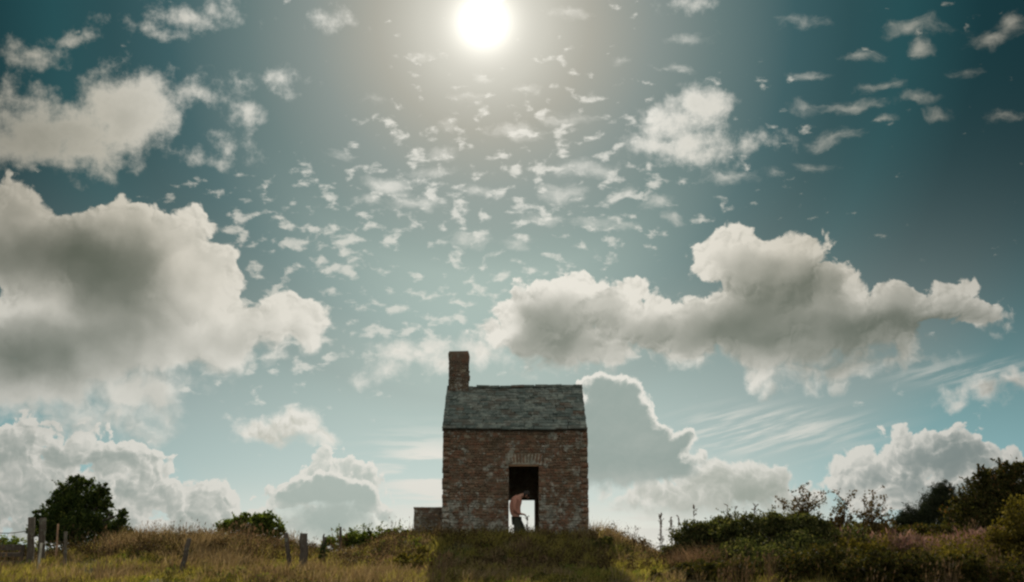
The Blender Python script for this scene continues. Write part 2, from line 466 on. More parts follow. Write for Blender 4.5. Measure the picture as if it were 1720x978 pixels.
class MB:
    """collects boxes, tubes and prisms into one mesh"""
    def __init__(self):
        self.v, self.f = [], []

    def add(self, v, f):
        b = len(self.v)
        self.v += [tuple(p) for p in v]
        self.f += [tuple(i + b for i in q) for q in f]
        return self

    def box(self, x0, x1, y0, y1, z0, z1, j=0.0):
        v = [(x, y, z) for z in (z0, z1) for y in (y0, y1) for x in (x0, x1)]
        if j:
            v = [tuple(c + random.uniform(-j, j) for c in p) for p in v]
        return self.add(v, [(0, 2, 3, 1), (4, 5, 7, 6), (0, 1, 5, 4), (1, 3, 7, 5), (3, 2, 6, 7), (2, 0, 4, 6)])

    def prism(self, pts, y0, y1):
        """polygon in x,z extruded along y"""
        n = len(pts)
        v = [(x, y0, z) for x, z in pts] + [(x, y1, z) for x, z in pts]
        f = [tuple(range(n)), tuple(range(2 * n - 1, n - 1, -1))]
        f += [(i, i + n, (i + 1) % n + n, (i + 1) % n) for i in range(n)]
        return self.add(v, f)

    def tube(self, pts, rad, n=7, jit=0.0):
        pts = [Vector(p) for p in pts]
        if not isinstance(rad, (list, tuple)):
            rad = [rad] * len(pts)
        v, f = [], []
        for i, p in enumerate(pts):
            t = (pts[min(i + 1, len(pts) - 1)] - pts[max(i - 1, 0)]).normalized()
            a = t.orthogonal().normalized() if abs(t.z) > .9 else t.cross(Vector((0, 0, 1))).normalized()
            if i and a.dot(pa) < 0:
                a = -a
            pa = a
            b = t.cross(a)
            for k in range(n):
                w = 2 * math.pi * k / n
                r = rad[i] * (1 + random.uniform(-jit, jit))
                v.append(p + a * (math.cos(w) * r) + b * (math.sin(w) * r))
        m = len(pts)
        for i in range(m - 1):
            for k in range(n):
                f.append((i * n + k, i * n + (k + 1) % n, (i + 1) * n + (k + 1) % n, (i + 1) * n + k))
        f.append(tuple(range(n - 1, -1, -1)))
        f.append(tuple((m - 1) * n + k for k in range(n)))
        return self.add(v, f)

    def mesh(self, name, mat, smooth=False):
        me = bpy.data.meshes.new(name)
        me.from_pydata(self.v, [], self.f)
        bm = bmesh.new()
        bm.from_mesh(me)
        bmesh.ops.recalc_face_normals(bm, faces=bm.faces)
        bm.to_mesh(me)
        bm.free()
        for m in (mat if isinstance(mat, (list, tuple)) else [mat]):
            me.materials.append(m)
        if smooth:
            me.polygons.foreach_set('use_smooth', [True] * len(me.polygons))
        me.update()
        return me

    def build(self, name, mat, parent=None, smooth=False):
        return link(name, self.mesh(name, mat, smooth), parent)


# ------------------------------------------------------------------ materials
def material(name):
    m = bpy.data.materials.new(name)
    m.use_nodes = True
    m.node_tree.nodes.clear()
    return m, NT(m.node_tree)


def finish(M, shader, disp=None):
    out = M.new('ShaderNodeOutputMaterial')
    M.t.links.new(shader, out.inputs[0])


def principled(M, col, rough=0.85, spec=0.25, bump=None, bstr=0.3, bdist=0.01):
    b = M.new('ShaderNodeBsdfPrincipled')
    M.put(b.inputs['Base Color'], col)
    M.put(b.inputs['Roughness'], rough)
    M.put(b.inputs['Specular IOR Level'], spec)
    if bump is not None:
        bn = M.new('ShaderNodeBump')
        bn.inputs['Strength'].default_value = bstr
        bn.inputs['Distance'].default_value = bdist
        M.put(bn.inputs['Height'], bump)
        M.t.links.new(bn.outputs[0], b.inputs['Normal'])
    return b.outputs[0]


def rnd(M):
    """one random number per piece, for single objects and for pieces joined into one mesh alike"""
    oi = M.new('ShaderNodeObjectInfo')
    g = M.new('ShaderNodeNewGeometry')
    return M.m('FRACT', M.m('ADD', oi.outputs['Random'], g.outputs['Random Per Island'])), g.outputs['Position']


def foliage(name, stops, transl=0.4, tcol=(1.3, 1.5, .7), patch=None, gloss=.06, pscale=.5):
    m, M = material(name)
    r, pos = rnd(M)
    c = M.ramp(r, stops)
    if patch:
        nz = M.noise(pos, pscale, 4, .6)
        c = M.mix(M.smooth(nz, .45, .62), c, M.ramp(r, patch))
    d = principled(M, c, .8, gloss)
    t = M.new('ShaderNodeBsdfTranslucent')
    M.put(t.inputs[0], M.mix(1.0, c, tuple(tcol) + (1,), 'MULTIPLY'))
    mx = M.new('ShaderNodeMixShader')
    mx.inputs[0].default_value = transl
    M.t.links.new(d, mx.inputs[1])
    M.t.links.new(t.outputs[0], mx.inputs[2])
    finish(M, mx.outputs[0])
    return m


def wood(name, a, b, scale=(14, 14, 1.5)):
    m, M = material(name)
    r, pos = rnd(M)
    tc = M.new('ShaderNodeTexCoord')
    p = M.v('MULTIPLY', tc.outputs['Object'], scale)
    n = M.noise(p, 1.6, 6, .65)
    c = M.mix(M.smooth(n, .3, .7), a + (1,), b + (1,))
    c = M.mix(M.m('MULTIPLY', M.smooth(M.noise(pos, 9, 5, .6), .55, .68), .6), c, (.20, .21, .16, 1))
    finish(M, principled(M, c, .9, .15, n, .6, .01))
    return m


def masonry(name, stops, joint=False):
    m, M = material(name)
    r, pos = rnd(M)
    c = M.ramp(r, stops)
    c = M.mix(M.m('MULTIPLY', M.smooth(M.noise(pos, 8.5, 5, .7), .44, .58), .75), c, M.ramp(M.noise(M.v('ADD', pos, (4, 7, 2)), 5.0, 4, .6), [(.35, (.075, .058, .040)), (.5, (.14, .105, .07)), (.65, (.20, .085, .05))]))
    gr = M.noise(pos, 30, 5, .65)
    c = M.mix(M.m('MULTIPLY', M.smooth(gr, .35, .75), .55), c, (.085, .058, .040, 1))
    # lichen and old limewash: blotches, more of them low down on the wall
    z = M.sep(pos)[2]
    lowm = M.m('MULTIPLY', M.smooth(z, 3.7, 2.4), .085)
    l1 = M.m('ADD', M.noise(pos, 3.1, 7, .70), lowm)
    l2 = M.noise(pos, 11.0, 5, .65)
    l3 = M.noise(pos, 19.0, 4, .7)
    lich = M.m('MAXIMUM', M.smooth(M.m('MULTIPLY_ADD', l2, .45, l1), .765, .86), M.smooth(M.m('ADD', l3, M.m('MULTIPLY', l1, .35)), .80, .88))
    lc = M.mix(M.smooth(M.noise(pos, 6, 3, .5), .4, .6), (.21, .21, .175, 1), (.36, .35, .30, 1))
    c = M.mix(M.m('MULTIPLY', lich, .85), c, lc)
    # damp dark and green staining
    dk = M.smooth(M.noise(pos, 1.3, 5, .6), .52, .70)
    c = M.mix(M.m('MULTIPLY', dk, .5), c, (.078, .062, .036, 1))
    finish(M, principled(M, c, .92, .15, M.m('ADD', gr, M.m('MULTIPLY', l2, .6)), .55, .012))
    return m


MAT_BRICK = masonry('old_brick', [(0, (.080, .056, .038)), (.2, (.165, .088, .054)), (.4, (.115, .083, .055)), (.6, (.215, .105, .064)), (.8, (.145, .112, .074)), (.92, (.25, .135, .082)), (1, (.26, .215, .155))])
MAT_MORTAR = masonry('lime_mortar', [(0, (.25, .215, .155)), (1, (.26, .22, .16))])
MAT_LIME = masonry('pale_lime_mortar', [(0, (.40, .37, .30)), (1, (.42, .39, .31))])
MAT_CHIM = masonry('sooty_brick', [(0, (.070, .056, .045)), (.5, (.095, .070, .055)), (1, (.125, .084, .062))])
MAT_BLOCK = masonry('grey_block', [(0, (.10, .074, .055)), (.5, (.13, .095, .07)), (1, (.165, .12, .09))])


def slate_mat():
    m, M = material('roof_slate')
    r, pos = rnd(M)
    c = M.ramp(r, [(0, (.050, .060, .052)), (.3, (.078, .094, .082)), (.55, (.105, .120, .105)), (.75, (.072, .064, .050)), (.88, (.12, .132, .115)), (1, (.098, .070, .05))])
    l = M.m('MULTIPLY_ADD', M.noise(pos, 14, 5, .65), .5, M.noise(pos, 3.2, 6, .68))
    c = M.mix(M.m('MULTIPLY', M.smooth(l, .74, .88), .8), c, (.21, .225, .19, 1))
    c = M.mix(M.m('MULTIPLY', M.smooth(M.noise(M.v('ADD', pos, (9, 3, 1)), 4, 6, .7), .54, .66), .6), c, (.075, .056, .038, 1))
    g = M.noise(pos, 40, 4, .6)
    finish(M, principled(M, c, .85, .15, g, .5, .008))
    return m


MAT_SLATE = slate_mat()
MAT_POST = wood('weathered_post', (.055, .044, .033), (.105, .086, .066))
MAT_PALE = wood('pale_bare_wood', (.42, .39, .33), (.30, .27, .21))
MAT_DARKWOOD = wood('dark_timber', (.05, .04, .032), (.095, .075, .058))
MAT_LINTEL = wood('brown_lintel', (.24, .14, .085), (.33, .20, .12), (1.5, 14, 14))
MAT_BARK = wood('bark', (.055, .045, .034), (.095, .08, .06))

MAT_DRY = foliage('dry_grass', [(0, (.080, .057, .032)), (.3, (.18, .125, .068)), (.6, (.28, .205, .12)), (.85, (.115, .09, .045)), (1, (.42, .33, .22))], .42, (1.25, 1.15, .8))
MAT_GREEN = foliage('green_grass', [(0, (.075, .068, .022)), (.35, (.15, .130, .040)), (.7, (.25, .205, .066)), (1, (.37, .29, .12))], .52, (1.35, 1.4, .6))
MAT_SEED = foliage('grass_seed_heads', [(0, (.12, .072, .042)), (.5, (.18, .112, .066)), (1, (.26, .18, .11))], .35, (1.2, 1.1, .9))
MAT_TREE = foliage('dark_leaves', [(0, (.020, .032, .012)), (.4, (.034, .050, .015)), (.8, (.058, .078, .020)), (1, (.12, .125, .034))], .3, (1.4, 1.6, .5))
MAT_BUSH = foliage('bush_leaves', [(0, (.045, .066, .018)), (.4, (.080, .108, .026)), (.8, (.13, .155, .038)), (1, (.20, .20, .06))], .48, (1.4, 1.5, .5))
MAT_BRAMBLE = foliage('bramble_leaves', [(0, (.024, .027, .010)), (.4, (.040, .041, .013)), (.75, (.062, .056, .017)), (.92, (.10, .080, .026)), (1, (.14, .068, .032))], .3, (1.4, 1.4, .5))
MAT_GORSE = foliage('gorse_leaves', [(0, (.028, .036, .015)), (.5, (.060, .066, .024)), (.85, (.115, .110, .042)), (1, (.20, .17, .075))], .38, (1.3, 1.4, .6))
MAT_YELLOW = foliage('yellowing_leaves', [(0, (.050, .045, .011)), (.4, (.082, .068, .015)), (.8, (.12, .095, .022)), (1, (.18, .135, .042))], .4, (1.3, 1.3, .5))
MAT_CONIFER = foliage('conifer_needles', [(0, (.020, .026, .014)), (.6, (.034, .042, .022)), (1, (.060, .062, .035))], .15)
MAT_SAPLING = foliage('reddish_leaves', [(0, (.060, .045, .022)), (.4, (.085, .068, .026)), (.8, (.12, .088, .040)), (1, (.15, .085, .05))], .35, (1.2, 1.1, .7))
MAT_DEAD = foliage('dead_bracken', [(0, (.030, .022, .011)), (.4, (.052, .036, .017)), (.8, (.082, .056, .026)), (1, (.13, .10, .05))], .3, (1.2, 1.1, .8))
MAT_PINK = foliage('faded_pink_plumes', [(0, (.14, .075, .060)), (.5, (.20, .115, .092)), (1, (.30, .19, .15))], .35, (1.1, 1.0, .9))
MAT_STALK = foliage('dry_stalks', [(0, (.085, .055, .032)), (1, (.16, .105, .06))], .2, (1.1, 1.0, .8))


def soil_mat():
    m, M = material('grassy_soil')
    g = M.new('ShaderNodeNewGeometry')
    p = g.outputs['Position']
    c = M.mix(M.smooth(M.noise(p, .35, 5, .6), .42, .6), (.105, .085, .035, 1), (.060, .066, .020, 1))
    c = M.mix(M.smooth(M.noise(p, 5, 5, .65), .4, .7), c, (.055, .045, .022, 1))
    finish(M, principled(M, c, .95, .1, M.noise(p, 12, 5, .7), .8, .05))
    return m


MAT_SOIL = soil_mat()

# ------------------------------------------------------------------ ground
YB = [-60, 0, 14, 20, 25.5, 28, 32, 36, 41, 46, 60, 90, 160, 500, 3000, 9000]
ZB = [-.3, 0, .05, .12, .46, .93, 1.12, 1.32, 1.42, 1.20, .45, -.4, -2.0, -5.0, -9.0, -12.0]
FLOOR_Z = 2.22
HY = 38.5                                          # the house's front wall


def sstep(t):
    t = np.clip(t, 0, 1)
    return t * t * (3 - 2 * t)


def ground_z(x, y):
    x = np.asarray(x, dtype=float)
    y = np.asarray(y, dtype=float)
    z = np.interp(y, YB, ZB)
    # left bank
    lb = sstep((-x - 6.7) / 1.0) * sstep((y - 29.5) / 4.0) * sstep((46 - y) / 6.0) * sstep((x + 13.6) / 2.2)
    z = z + .32 * lb - .05 * sstep((-x - 11.5) / 2.0) * sstep((y - 29) / 4.0)
    # shoulder between the posts and the house
    sh = np.exp(-((x + 3.9) / 1.5) ** 2 - ((y - 39.0) / 3.2) ** 2)
    z = z + .48 * sh
    # right hand rise under the bushes
    rb = sstep((x - 5.0) / 3.0) * sstep((y - 26.0) / 8.0) * sstep((60 - y) / 20.0)
    z = z + .30 * rb
    # the mound the house stands on
    dx = np.maximum(np.maximum(-2.7 - x, x - 2.75), 0)
    dy = np.maximum(np.maximum(38.2 - y, y - 43.6), 0)
    d = np.sqrt((dx * 1.25) ** 2 + (dy * .62) ** 2)
    t = sstep(1 - d / 2.9)
    z = z * (1 - t) + np.maximum(z, 2.06) * t
    # unevenness
    z = z + .05 * np.sin(x * 1.7 + y * .6) * np.sin(y * 1.1 - x * .4) * (1 - t * .7)
    return z


def gz(x, y):
    return float(ground_z(np.array([x]), np.array([y]))[0])


def build_ground():
    xs = np.unique(np.concatenate([np.linspace(-24, 24, 161), np.array([-9000, -4000, -1500, -600, -250, -120, -70, -45, -34, 34, 45, 70, 120, 250, 600, 1500, 4000, 9000])]))
    ys = np.unique(np.concatenate([np.linspace(16, 52, 121), np.array([-60, -30, -10, 0, 6, 11, 56, 60, 68, 80, 100, 130, 180, 260, 400, 700, 1500, 3000, 9000])]))
    X, Y = np.meshgrid(xs, ys)
    Z = ground_z(X, Y)
    V = np.stack([X.ravel(), Y.ravel(), Z.ravel()], 1)
    n = len(xs)
    i, j = np.meshgrid(np.arange(n - 1), np.arange(len(ys) - 1))
    a = (j * n + i).ravel()
    Fq = np.stack([a, a + 1, a + n + 1, a + n], 1)
    o = link('ground', mesh_np('ground', V, Fq, MAT_SOIL, True))
    tag(o, 'rough grassy mound and field under the brick building', None, None, 'structure')


build_ground()


# ------------------------------------------------------------------ the brick building
def brick_variants(mat, n=6, j=.055):
    out = []
    for i in range(n):
        m = MB().box(-.5, .5, -.5, .5, -.5, .5, j)
        out.append(m.mesh('brick', mat))
    return out


def merged(variants, items, name, mat, parent):
    """items (cx,cy,cz,sx,sy,sz,rot about x) -> many pieces in one mesh"""
    VV, FF, b = [], [], 0
    for k, (cx, cy, cz, sx, sy, sz, ax, ay) in enumerate(items):
        me = variants[k % len(variants)]
        v = np.array([tuple(q.co) for q in me.vertices]) * (sx, sy, sz)
        if ay:
            c, s = math.cos(ay), math.sin(ay)
            v = np.stack([v[:, 0] * c + v[:, 2] * s, v[:, 1], -v[:, 0] * s + v[:, 2] * c], 1)
        if ax:
            c, s = math.cos(ax), math.sin(ax)
            v = np.stack([v[:, 0], v[:, 1] * c - v[:, 2] * s, v[:, 1] * s + v[:, 2] * c], 1)
        VV.append(v + (cx, cy, cz))
        f = np.array([list(p.vertices) for p in me.polygons])
        FF.append(f + b)
        b += len(v)
    o = link(name, mesh_np(name, np.concatenate(VV), np.concatenate(FF), mat), parent)
    tag(o, kind='stuff')
    return o


def pieces(variants, items, name, parent):
    """items -> one object each, sharing a few meshes"""
    for k, (cx, cy, cz, sx, sy, sz, ax, ay) in enumerate(items):
        o = link(name, variants[k % len(variants)], parent, (cx, cy, cz))
        o.scale = (sx, sy, sz)
        o.rotation_euler = (ax, ay, 0)


def courses(u0, u1, z0, z1, ch=.083, openings=(), wmin=.11, wmax=.25):
    """rows of bricks of mixed length: (u centre, z centre, length, height)"""
    out = []
    z = z0
    row = 0
    while z < z1 - .03:
        h = min(ch * random.uniform(.93, 1.07), z1 - z)
        spans = [(u0, u1)]
        for a, b, c, d in openings:
            if c < z + h * .6 and d > z + h * .4:
                ns = []
                for s, e in spans:
                    if a > s:
                        ns.append((s, min(a, e)))
                    if b < e:
                        ns.append((max(b, s), e))
                spans = [q for q in ns if q[1] - q[0] > .03]
        for s, e in spans:
            u = s
            first = row % 2
            while u < e - .02:
                w = random.choice((random.uniform(.17, .22), random.uniform(.09, .13), random.uniform(.11, .15), random.uniform(.18, wmax)))
                if first:
                    w *= .55
                    first = 0
                if e - u - w < .07:
                    w = e - u
                out.append((u + w / 2, z + h / 2, w - .012, h - .012))
                u += w
        z += h
        row += 1
    return out


def build_house():
    T = .42
    yF, yB = HY, HY + 4.6
    yR = (yF + yB) / 2
    pL = at(744.5, 800, HY)
    pR = at(986.5, 800, HY)
    xL, xR = pL.x, pR.x
    zE = at(860, 720, HY).z
    zR = at(860, 650, yR).z
    z0 = FLOOR_Z - .55
    dl, dr = at(854.5, 830, HY).x, at(905, 830, HY).x
    dz = at(880, 783, HY).z
    rl, rr = dl - .28, at(898, 860, yB - T).x
    rz = at(880, 840, yB - T).z
    H = thing('brick_building', (0.1, yR, FLOOR_Z), 'red brick building with slate roof, tall chimney and open doorway on a grassy mound', 'building')
    BV = brick_variants(MAT_BRICK)
    CV = brick_variants(MAT_CHIM)
    g = .03
    # ---- front wall: mortar core and bricks round the doorway
    m = MB()
    m.box(xL + g, dl - g, yF + .007, yF + T, z0, dz + .06)
    m.box(dr + g, xR - g, yF + .007, yF + T, z0, dz + .06)
    m.box(xL + g, xR - g, yF + .007, yF + T, dz + .06, zE - .02)
    wall = m.build('wall', MAT_MORTAR, H)
    ah = .34                                                   # brick arch over the door
    cs = courses(xL, xR, FLOOR_Z - .3, zE - .03, openings=[(dl, dr, 0, dz + .05), (dl - .10, dr + .10, dz + .05, dz + .05 + ah)])
    items = []
    for u, z, w, h in cs:
        items.append((u, yF + .055 + random.gauss(0, .007), z, w, .13, h, random.gauss(0, .012), random.gauss(0, .014)))
    order = sorted(range(len(items)), key=lambda i: -items[i][3] * items[i][5])
    nb = 210
    pieces(BV, [items[i] for i in order[:nb]], 'brick', wall)
    merged(BV, [items[i] for i in order[nb:]], 'brickwork', MAT_BRICK, wall)
    # door reveals in brick
    rev = []
    z = FLOOR_Z - .05
    while z < dz:
        for x, sgn in ((dl, -1), (dr, 1)):
            for yy in (yF + .24, yF + .36):
                rev.append((x + sgn * .03, yy, z + .035, .06, .105, .07, 0, 0))
        z += .083
    merged(BV, rev, 'door_reveal', MAT_BRICK, wall)
    # voussoirs, a flat arch
    n = 11
    vs = []
    w = (dr - dl + .2) / n
    for k in range(n):
        u = dl - .1 + w * (k + .5)
        vs.append((u, yF + .058 + random.gauss(0, .003), dz + .05 + ah / 2 + .03 * math.cos((k - 5) / 5 * 1.4), w - .042, .13, ah * random.uniform(.82, .92), 0, (k - 5) * .035))
    pieces(BV, vs, 'voussoir', wall)
    MB().box(dl - .12, dr + .12, yF + .0015, yF + .006, dz + .056, dz + .05 + ah - .01).build('arch_mortar', MAT_LIME, wall)
    MB().box(dl - .07, dr + .07, yF + .03, yF + T - .02, dz + .004, dz + .052, .004).build('lintel', MAT_LINTEL, H)
    # ---- back wall with its low opening, and the two gable walls
    m = MB()
    m.box(xL + g, rl, yB - T, yB - g, z0, rz + .05)
    m.box(rr, xR - g, yB - T, yB - g, z0, rz + .05)
    m.box(xL + g, xR - g, yB - T, yB - g, rz + .05, zE - .02)
    back = m.build('wall', MAT_MORTAR, H)
    items = [(u, yB - .055 + random.gauss(0, .007), zz, ww, .13, hh, 0, 0) for u, zz, ww, hh in courses(xL, xR, FLOOR_Z - .3, zE - .03, openings=[(rl, rr, 0, rz + .05)])]
    merged(BV, items, 'brickwork', MAT_BRICK, back)
    MB().box(rl - .2, rr + .2, yB - T + .02, yB - .12, rz, rz + .048).build('lintel', MAT_DARKWOOD, H)
    pitch = math.atan2(zR - zE, yR - yF)
    for x0, x1, face in ((xL + g, xL + T, xL), (xR - T, xR - g, xR)):
        m = MB()
        pts = [(yF + T, z0), (yB - T, z0), (yB - T, zE - .02), (yB - g, zE - .02), (yR, zR - .10), (yF + g, zE - .02), (yF + T, zE - .02)]
        n_ = len(pts)
        m.add([(x0, y, z) for y, z in pts] + [(x1, y, z) for y, z in pts],
              [tuple(range(n_)), tuple(range(2 * n_ - 1, n_ - 1, -1))] + [(i, (i + 1) % n_, (i + 1) % n_ + n_, i + n_) for i in range(n_)])
        sw = m.build('wall', MAT_MORTAR, H)
        s = 1 if face == xL else -1
        it = []
        for u, zz, ww, hh in courses(yF + .13, yB - .13, FLOOR_Z - .3, zR - .12):
            lim = zE - .02 + (1 - abs(u - yR) / (yR - yF)) * (zR - zE - .08)
            if zz + hh / 2 < max(lim, zE - .03 if abs(u - yR) < yR - yF else 0):
                it.append((face + s * .055 + random.gauss(0, .007), u, zz, .13, ww, hh, 0, 0))
        merged(BV, it, 'brickwork', MAT_BRICK, sw)
    # quoin ends: the rough outline of the corners
    q = []
    z = FLOOR_Z - .3
    k = 0
    while z < zE - .1:
        h = random.uniform(.12, .2)
        for x, s in ((xL, 1), (xR, -1)):
            q.append((x + s * (.09 + random.uniform(-.014, .012)), yF + .075, z + h / 2, .22, .2, h - .012, 0, random.gauss(0, .015)))
        z += h
        k += 1
    merged(BV, q, 'corner_bricks', MAT_BRICK, wall)
    MB().box(xL + T + .003, xR - T - .003, yF + .1, yB - .1, FLOOR_Z - .14, FLOOR_Z).build('floor', MAT_BLOCK, H)
    # ---- roof
    ov = .07
    xl, xr = at(743, 718, HY).x, at(985, 718, HY).x
    xl2, xr2 = at(751, 652, yR).x, at(977.5, 652, yR).x
    ze = zE - .01

    def slope_pt(u, s, up, side):
        """u 0..1 along the roof, s 0..1 eaves to ridge, up = height above the slope"""
        x = (xl + (xr - xl) * u) * (1 - s) + (xl2 + (xr2 - xl2) * u) * s
        y = (yF - ov) + (yR - yF + ov) * s
        zz = ze + (zR - ze) * s - .035 * math.sin(math.pi * u) * (.3 + .7 * s) + .016 * math.sin(7 * u + 3 * s)
        if side < 0:
            y = 2 * yR - y
        return Vector((x, y - side * math.sin(pitch) * up, zz + math.cos(pitch) * up))
    m = MB()
    for side in (1, -1):
        nn = 10
        v = []
        for up in (-.10, -.018):
            for s in (0.0, 1.0):
                for i in range(nn + 1):
                    v.append(slope_pt(i / nn, s if up < 0 and s < 1 else s, up, side))
        f = []
        L = nn + 1
        for i in range(nn):
            f += [(i, i + 1, L + i + 1, L + i), (2 * L + i, 3 * L + i, 3 * L + i + 1, 2 * L + i + 1), (i, 2 * L + i, 2 * L + i + 1, i + 1), (L + i, L + i + 1, 3 * L + i + 1, 3 * L + i)]
        f += [(0, L, 3 * L, 2 * L), (nn, 2 * L + nn, 3 * L + nn, L + nn)]
        m.add(v, f)
    roof = m.build('roof', MAT_DARKWOOD, H)
    SV = []
    for i in range(6):
        mm = MB().box(-.5, .5, -.5, .5, -.5, .5, .05)
        SV.append(mm.mesh('slate', MAT_SLATE))
    nrow = 15
    front, rear = [], []
    Ls = math.hypot(yR - yF + ov, zR - ze)
    W_ = xr - xl
    for side, lst in ((1, front), (-1, rear)):
        for r in range(nrow):
            s = (r + .45) / nrow
            u = 0.0
            k = 0
            while u < W_ - .05:
                w = random.uniform(.24, .48)
                if r % 2 and k == 0:
                    w *= .55
                if W_ - u - w < .16:
                    w = W_ - u
                c = slope_pt((u + w / 2) / W_, min(s, .985), .022 + random.uniform(0, .016), side)
                ln = Ls / nrow * 1.5
                tilt = (pitch - .085 + random.gauss(0, .012)) * side
                lst.append((c.x, c.y, c.z, w - .012, ln * random.uniform(.93, 1.05), random.uniform(.018, .034), tilt, random.gauss(0, .008)))
                u += w
                k += 1
    pieces(SV, front, 'slate', roof)
    merged(SV, rear, 'back_slates', MAT_SLATE, roof)
    # ridge stones
    rid = []
    u = .22
    while u < .995:
        w = random.uniform(.07, .1)
        w = min(w, 1.0 - u)
        c = slope_pt(u + w / 2, 1.0, .035, 1)
        rid.append((c.x, yR, c.z + random.uniform(-.01, .012), w * W_ - .008, .30, .085, 0, random.gauss(0, .02)))
        u += w
    pieces(SV, rid, 'ridge_stone', roof)
    # eaves bed
    MB().box(xL + .01, xR - .01, yF - .012, yF + .1, zE - .075, zE - .03, .004).build('eaves_course', MAT_BRICK, H)
    # ---- chimney
    cy0, cy1 = yR - .32, yR + .32
    cl, cr = at(753.5, 640, cy0).x, at(786.5, 640, cy0).x
    zt = at(770, 590, cy0).z
    zb = zR - .42
    ch = MB().box(cl + .008, cr - .008, cy0 + .008, cy1 - .008, zb - .3, zt - .02).build('chimney', MAT_MORTAR, H)
    it = []
    for f_ in (0, 1):
        for u, zz, ww, hh in courses(cl, cr, zb, zt - .34, .082):
            y = cy0 + .05 if f_ == 0 else cy1 - .05
            it.append((u + random.gauss(0, .006), y + random.gauss(0, .006), zz, ww, .11, hh, 0, random.gauss(0, .015)))
        for u, zz, ww, hh in courses(cy0 + .11, cy1 - .11, zb, zt - .34, .082):
            x = cl + .05 if f_ == 0 else cr - .05
            it.append((x + random.gauss(0, .007), u, zz, .11, ww, hh, 0, 0))
    it.append((cr + .012, cy0 + .1, zt - .93, .08, .2, .16, 0, .1))
    it.append((cl - .01, cy0 + .05, zb + .15, .10, .2, .12, 0, 0))
    fr = [q for q in it if q[1] < cy0 + .09 and q[3] > .15][:50]
    pieces(CV, fr, 'brick', ch)
    merged(CV, [q for q in it if q not in fr], 'brickwork', MAT_CHIM, ch)
    c = MB()
    a, b = .006, .026
    c.add([(cl - a, cy0 - a, zt - .34), (cr + a, cy0 - a, zt - .34), (cr + a, cy1 + a, zt - .34), (cl - a, cy1 + a, zt - .34),
           (cl - b, cy0 - b, zt - .10), (cr + b, cy0 - b, zt - .10), (cr + b, cy1 + b, zt - .10), (cl - b, cy1 + b, zt - .10),
           (cl + .01, cy0 + .01, zt), (cr - .01, cy0 + .01, zt + .01), (cr - .01, cy1 - .01, zt), (cl + .01, cy1 - .01, zt)],
          [(3, 2, 1, 0)] + [(i + k, (i + 1) % 4 + k, (i + 1) % 4 + k + 4, i + k + 4) for k in (0, 4) for i in range(4)] + [(8, 9, 10, 11)])
    c.build('chimney_cap', MAT_CHIM, ch)
    return dict(xL=xL, xR=xR, dl=dl, dr=dr, yF=yF, yB=yB)


HOUSE = build_house()


def build_low_wall():
    y0 = 39.3
    xl, xr = at(695, 860, y0).x, HOUSE['xL'] - .035
    zt = at(700, 852, y0).z
    zb = gz(xl, y0) - .35
    t = thing('low_wall', ((xl + xr) / 2, y0 + .5, zb + .3), 'low square block of dark masonry with reddish top beside the building', 'wall')
    core = MB().box(xl + .02, xr, y0 + .02, y0 + 1.0, zb, zt - .07).build('core', MAT_BLOCK, t)
    V = brick_variants(MAT_BLOCK)
    it = [(u, y0 + .05 + random.gauss(0, .004), z, w, .1, h, 0, 0) for u, z, w, h in courses(xl, xr, zb, zt - .075, .15, wmin=.3, wmax=.42)]
    pieces(V, it, 'block', t)
    it = []
    u = xl - .01
    CP = brick_variants(MAT_BRICK, 4, .04)
    while u < xr - .03:
        w = min(.225, xr - u)
        it.append((u + w / 2, y0 + .12, zt - .034, w - .01, .27, .07, 0, random.gauss(0, .01)))
        u += w
    pieces(CP, it, 'coping_brick', t)
    MB().box(xl, xr, y0 + .26, y0 + 1.0, zt - .075, zt - .012).build('top_slab', MAT_BRICK, t)


build_low_wall()


# ------------------------------------------------------------------ the person in the doorway
def skin_obj(name, joints, edges, mat, parent, sub=2):
    """joints: (point, rx, ry); one smooth skinned surface along the edges, rooted at joint 0"""
    me = bpy.data.meshes.new(name)
    w = WORLD[parent.name] if parent.name in WORLD else Vector(parent.location)
    me.from_pydata([tuple(Vector(p) - w) for p, _, _ in joints], edges, [])
    me.materials.append(mat)
    o = bpy.data.objects.new(name, me)
    COL.objects.link(o)
    o.parent = parent
    WORLD[o.name] = w
    sk = o.modifiers.new('skin', 'SKIN')
    sk.use_smooth_shade = True
    for i, (p, rx, ry) in enumerate(joints):
        d = me.skin_vertices[0].data[i]
        d.radius = (rx, ry)
        d.use_root = (i == 0)
    if sub:
        ss = o.modifiers.new('smooth', 'SUBSURF')
        ss.levels = ss.render_levels = sub
    return o


def plain(name, col, rough=.7, spec=.2, nscale=30, var=.35):
    m, M = material(name)
    g = M.new('ShaderNodeNewGeometry')
    n = M.noise(g.outputs['Position'], nscale, 4, .6)
    c = M.mix(M.m('MULTIPLY', n, var), tuple(col) + (1,), tuple(q * .45 for q in col) + (1,))
    finish(M, principled(M, c, rough, spec, n, .3, .005))
    return m


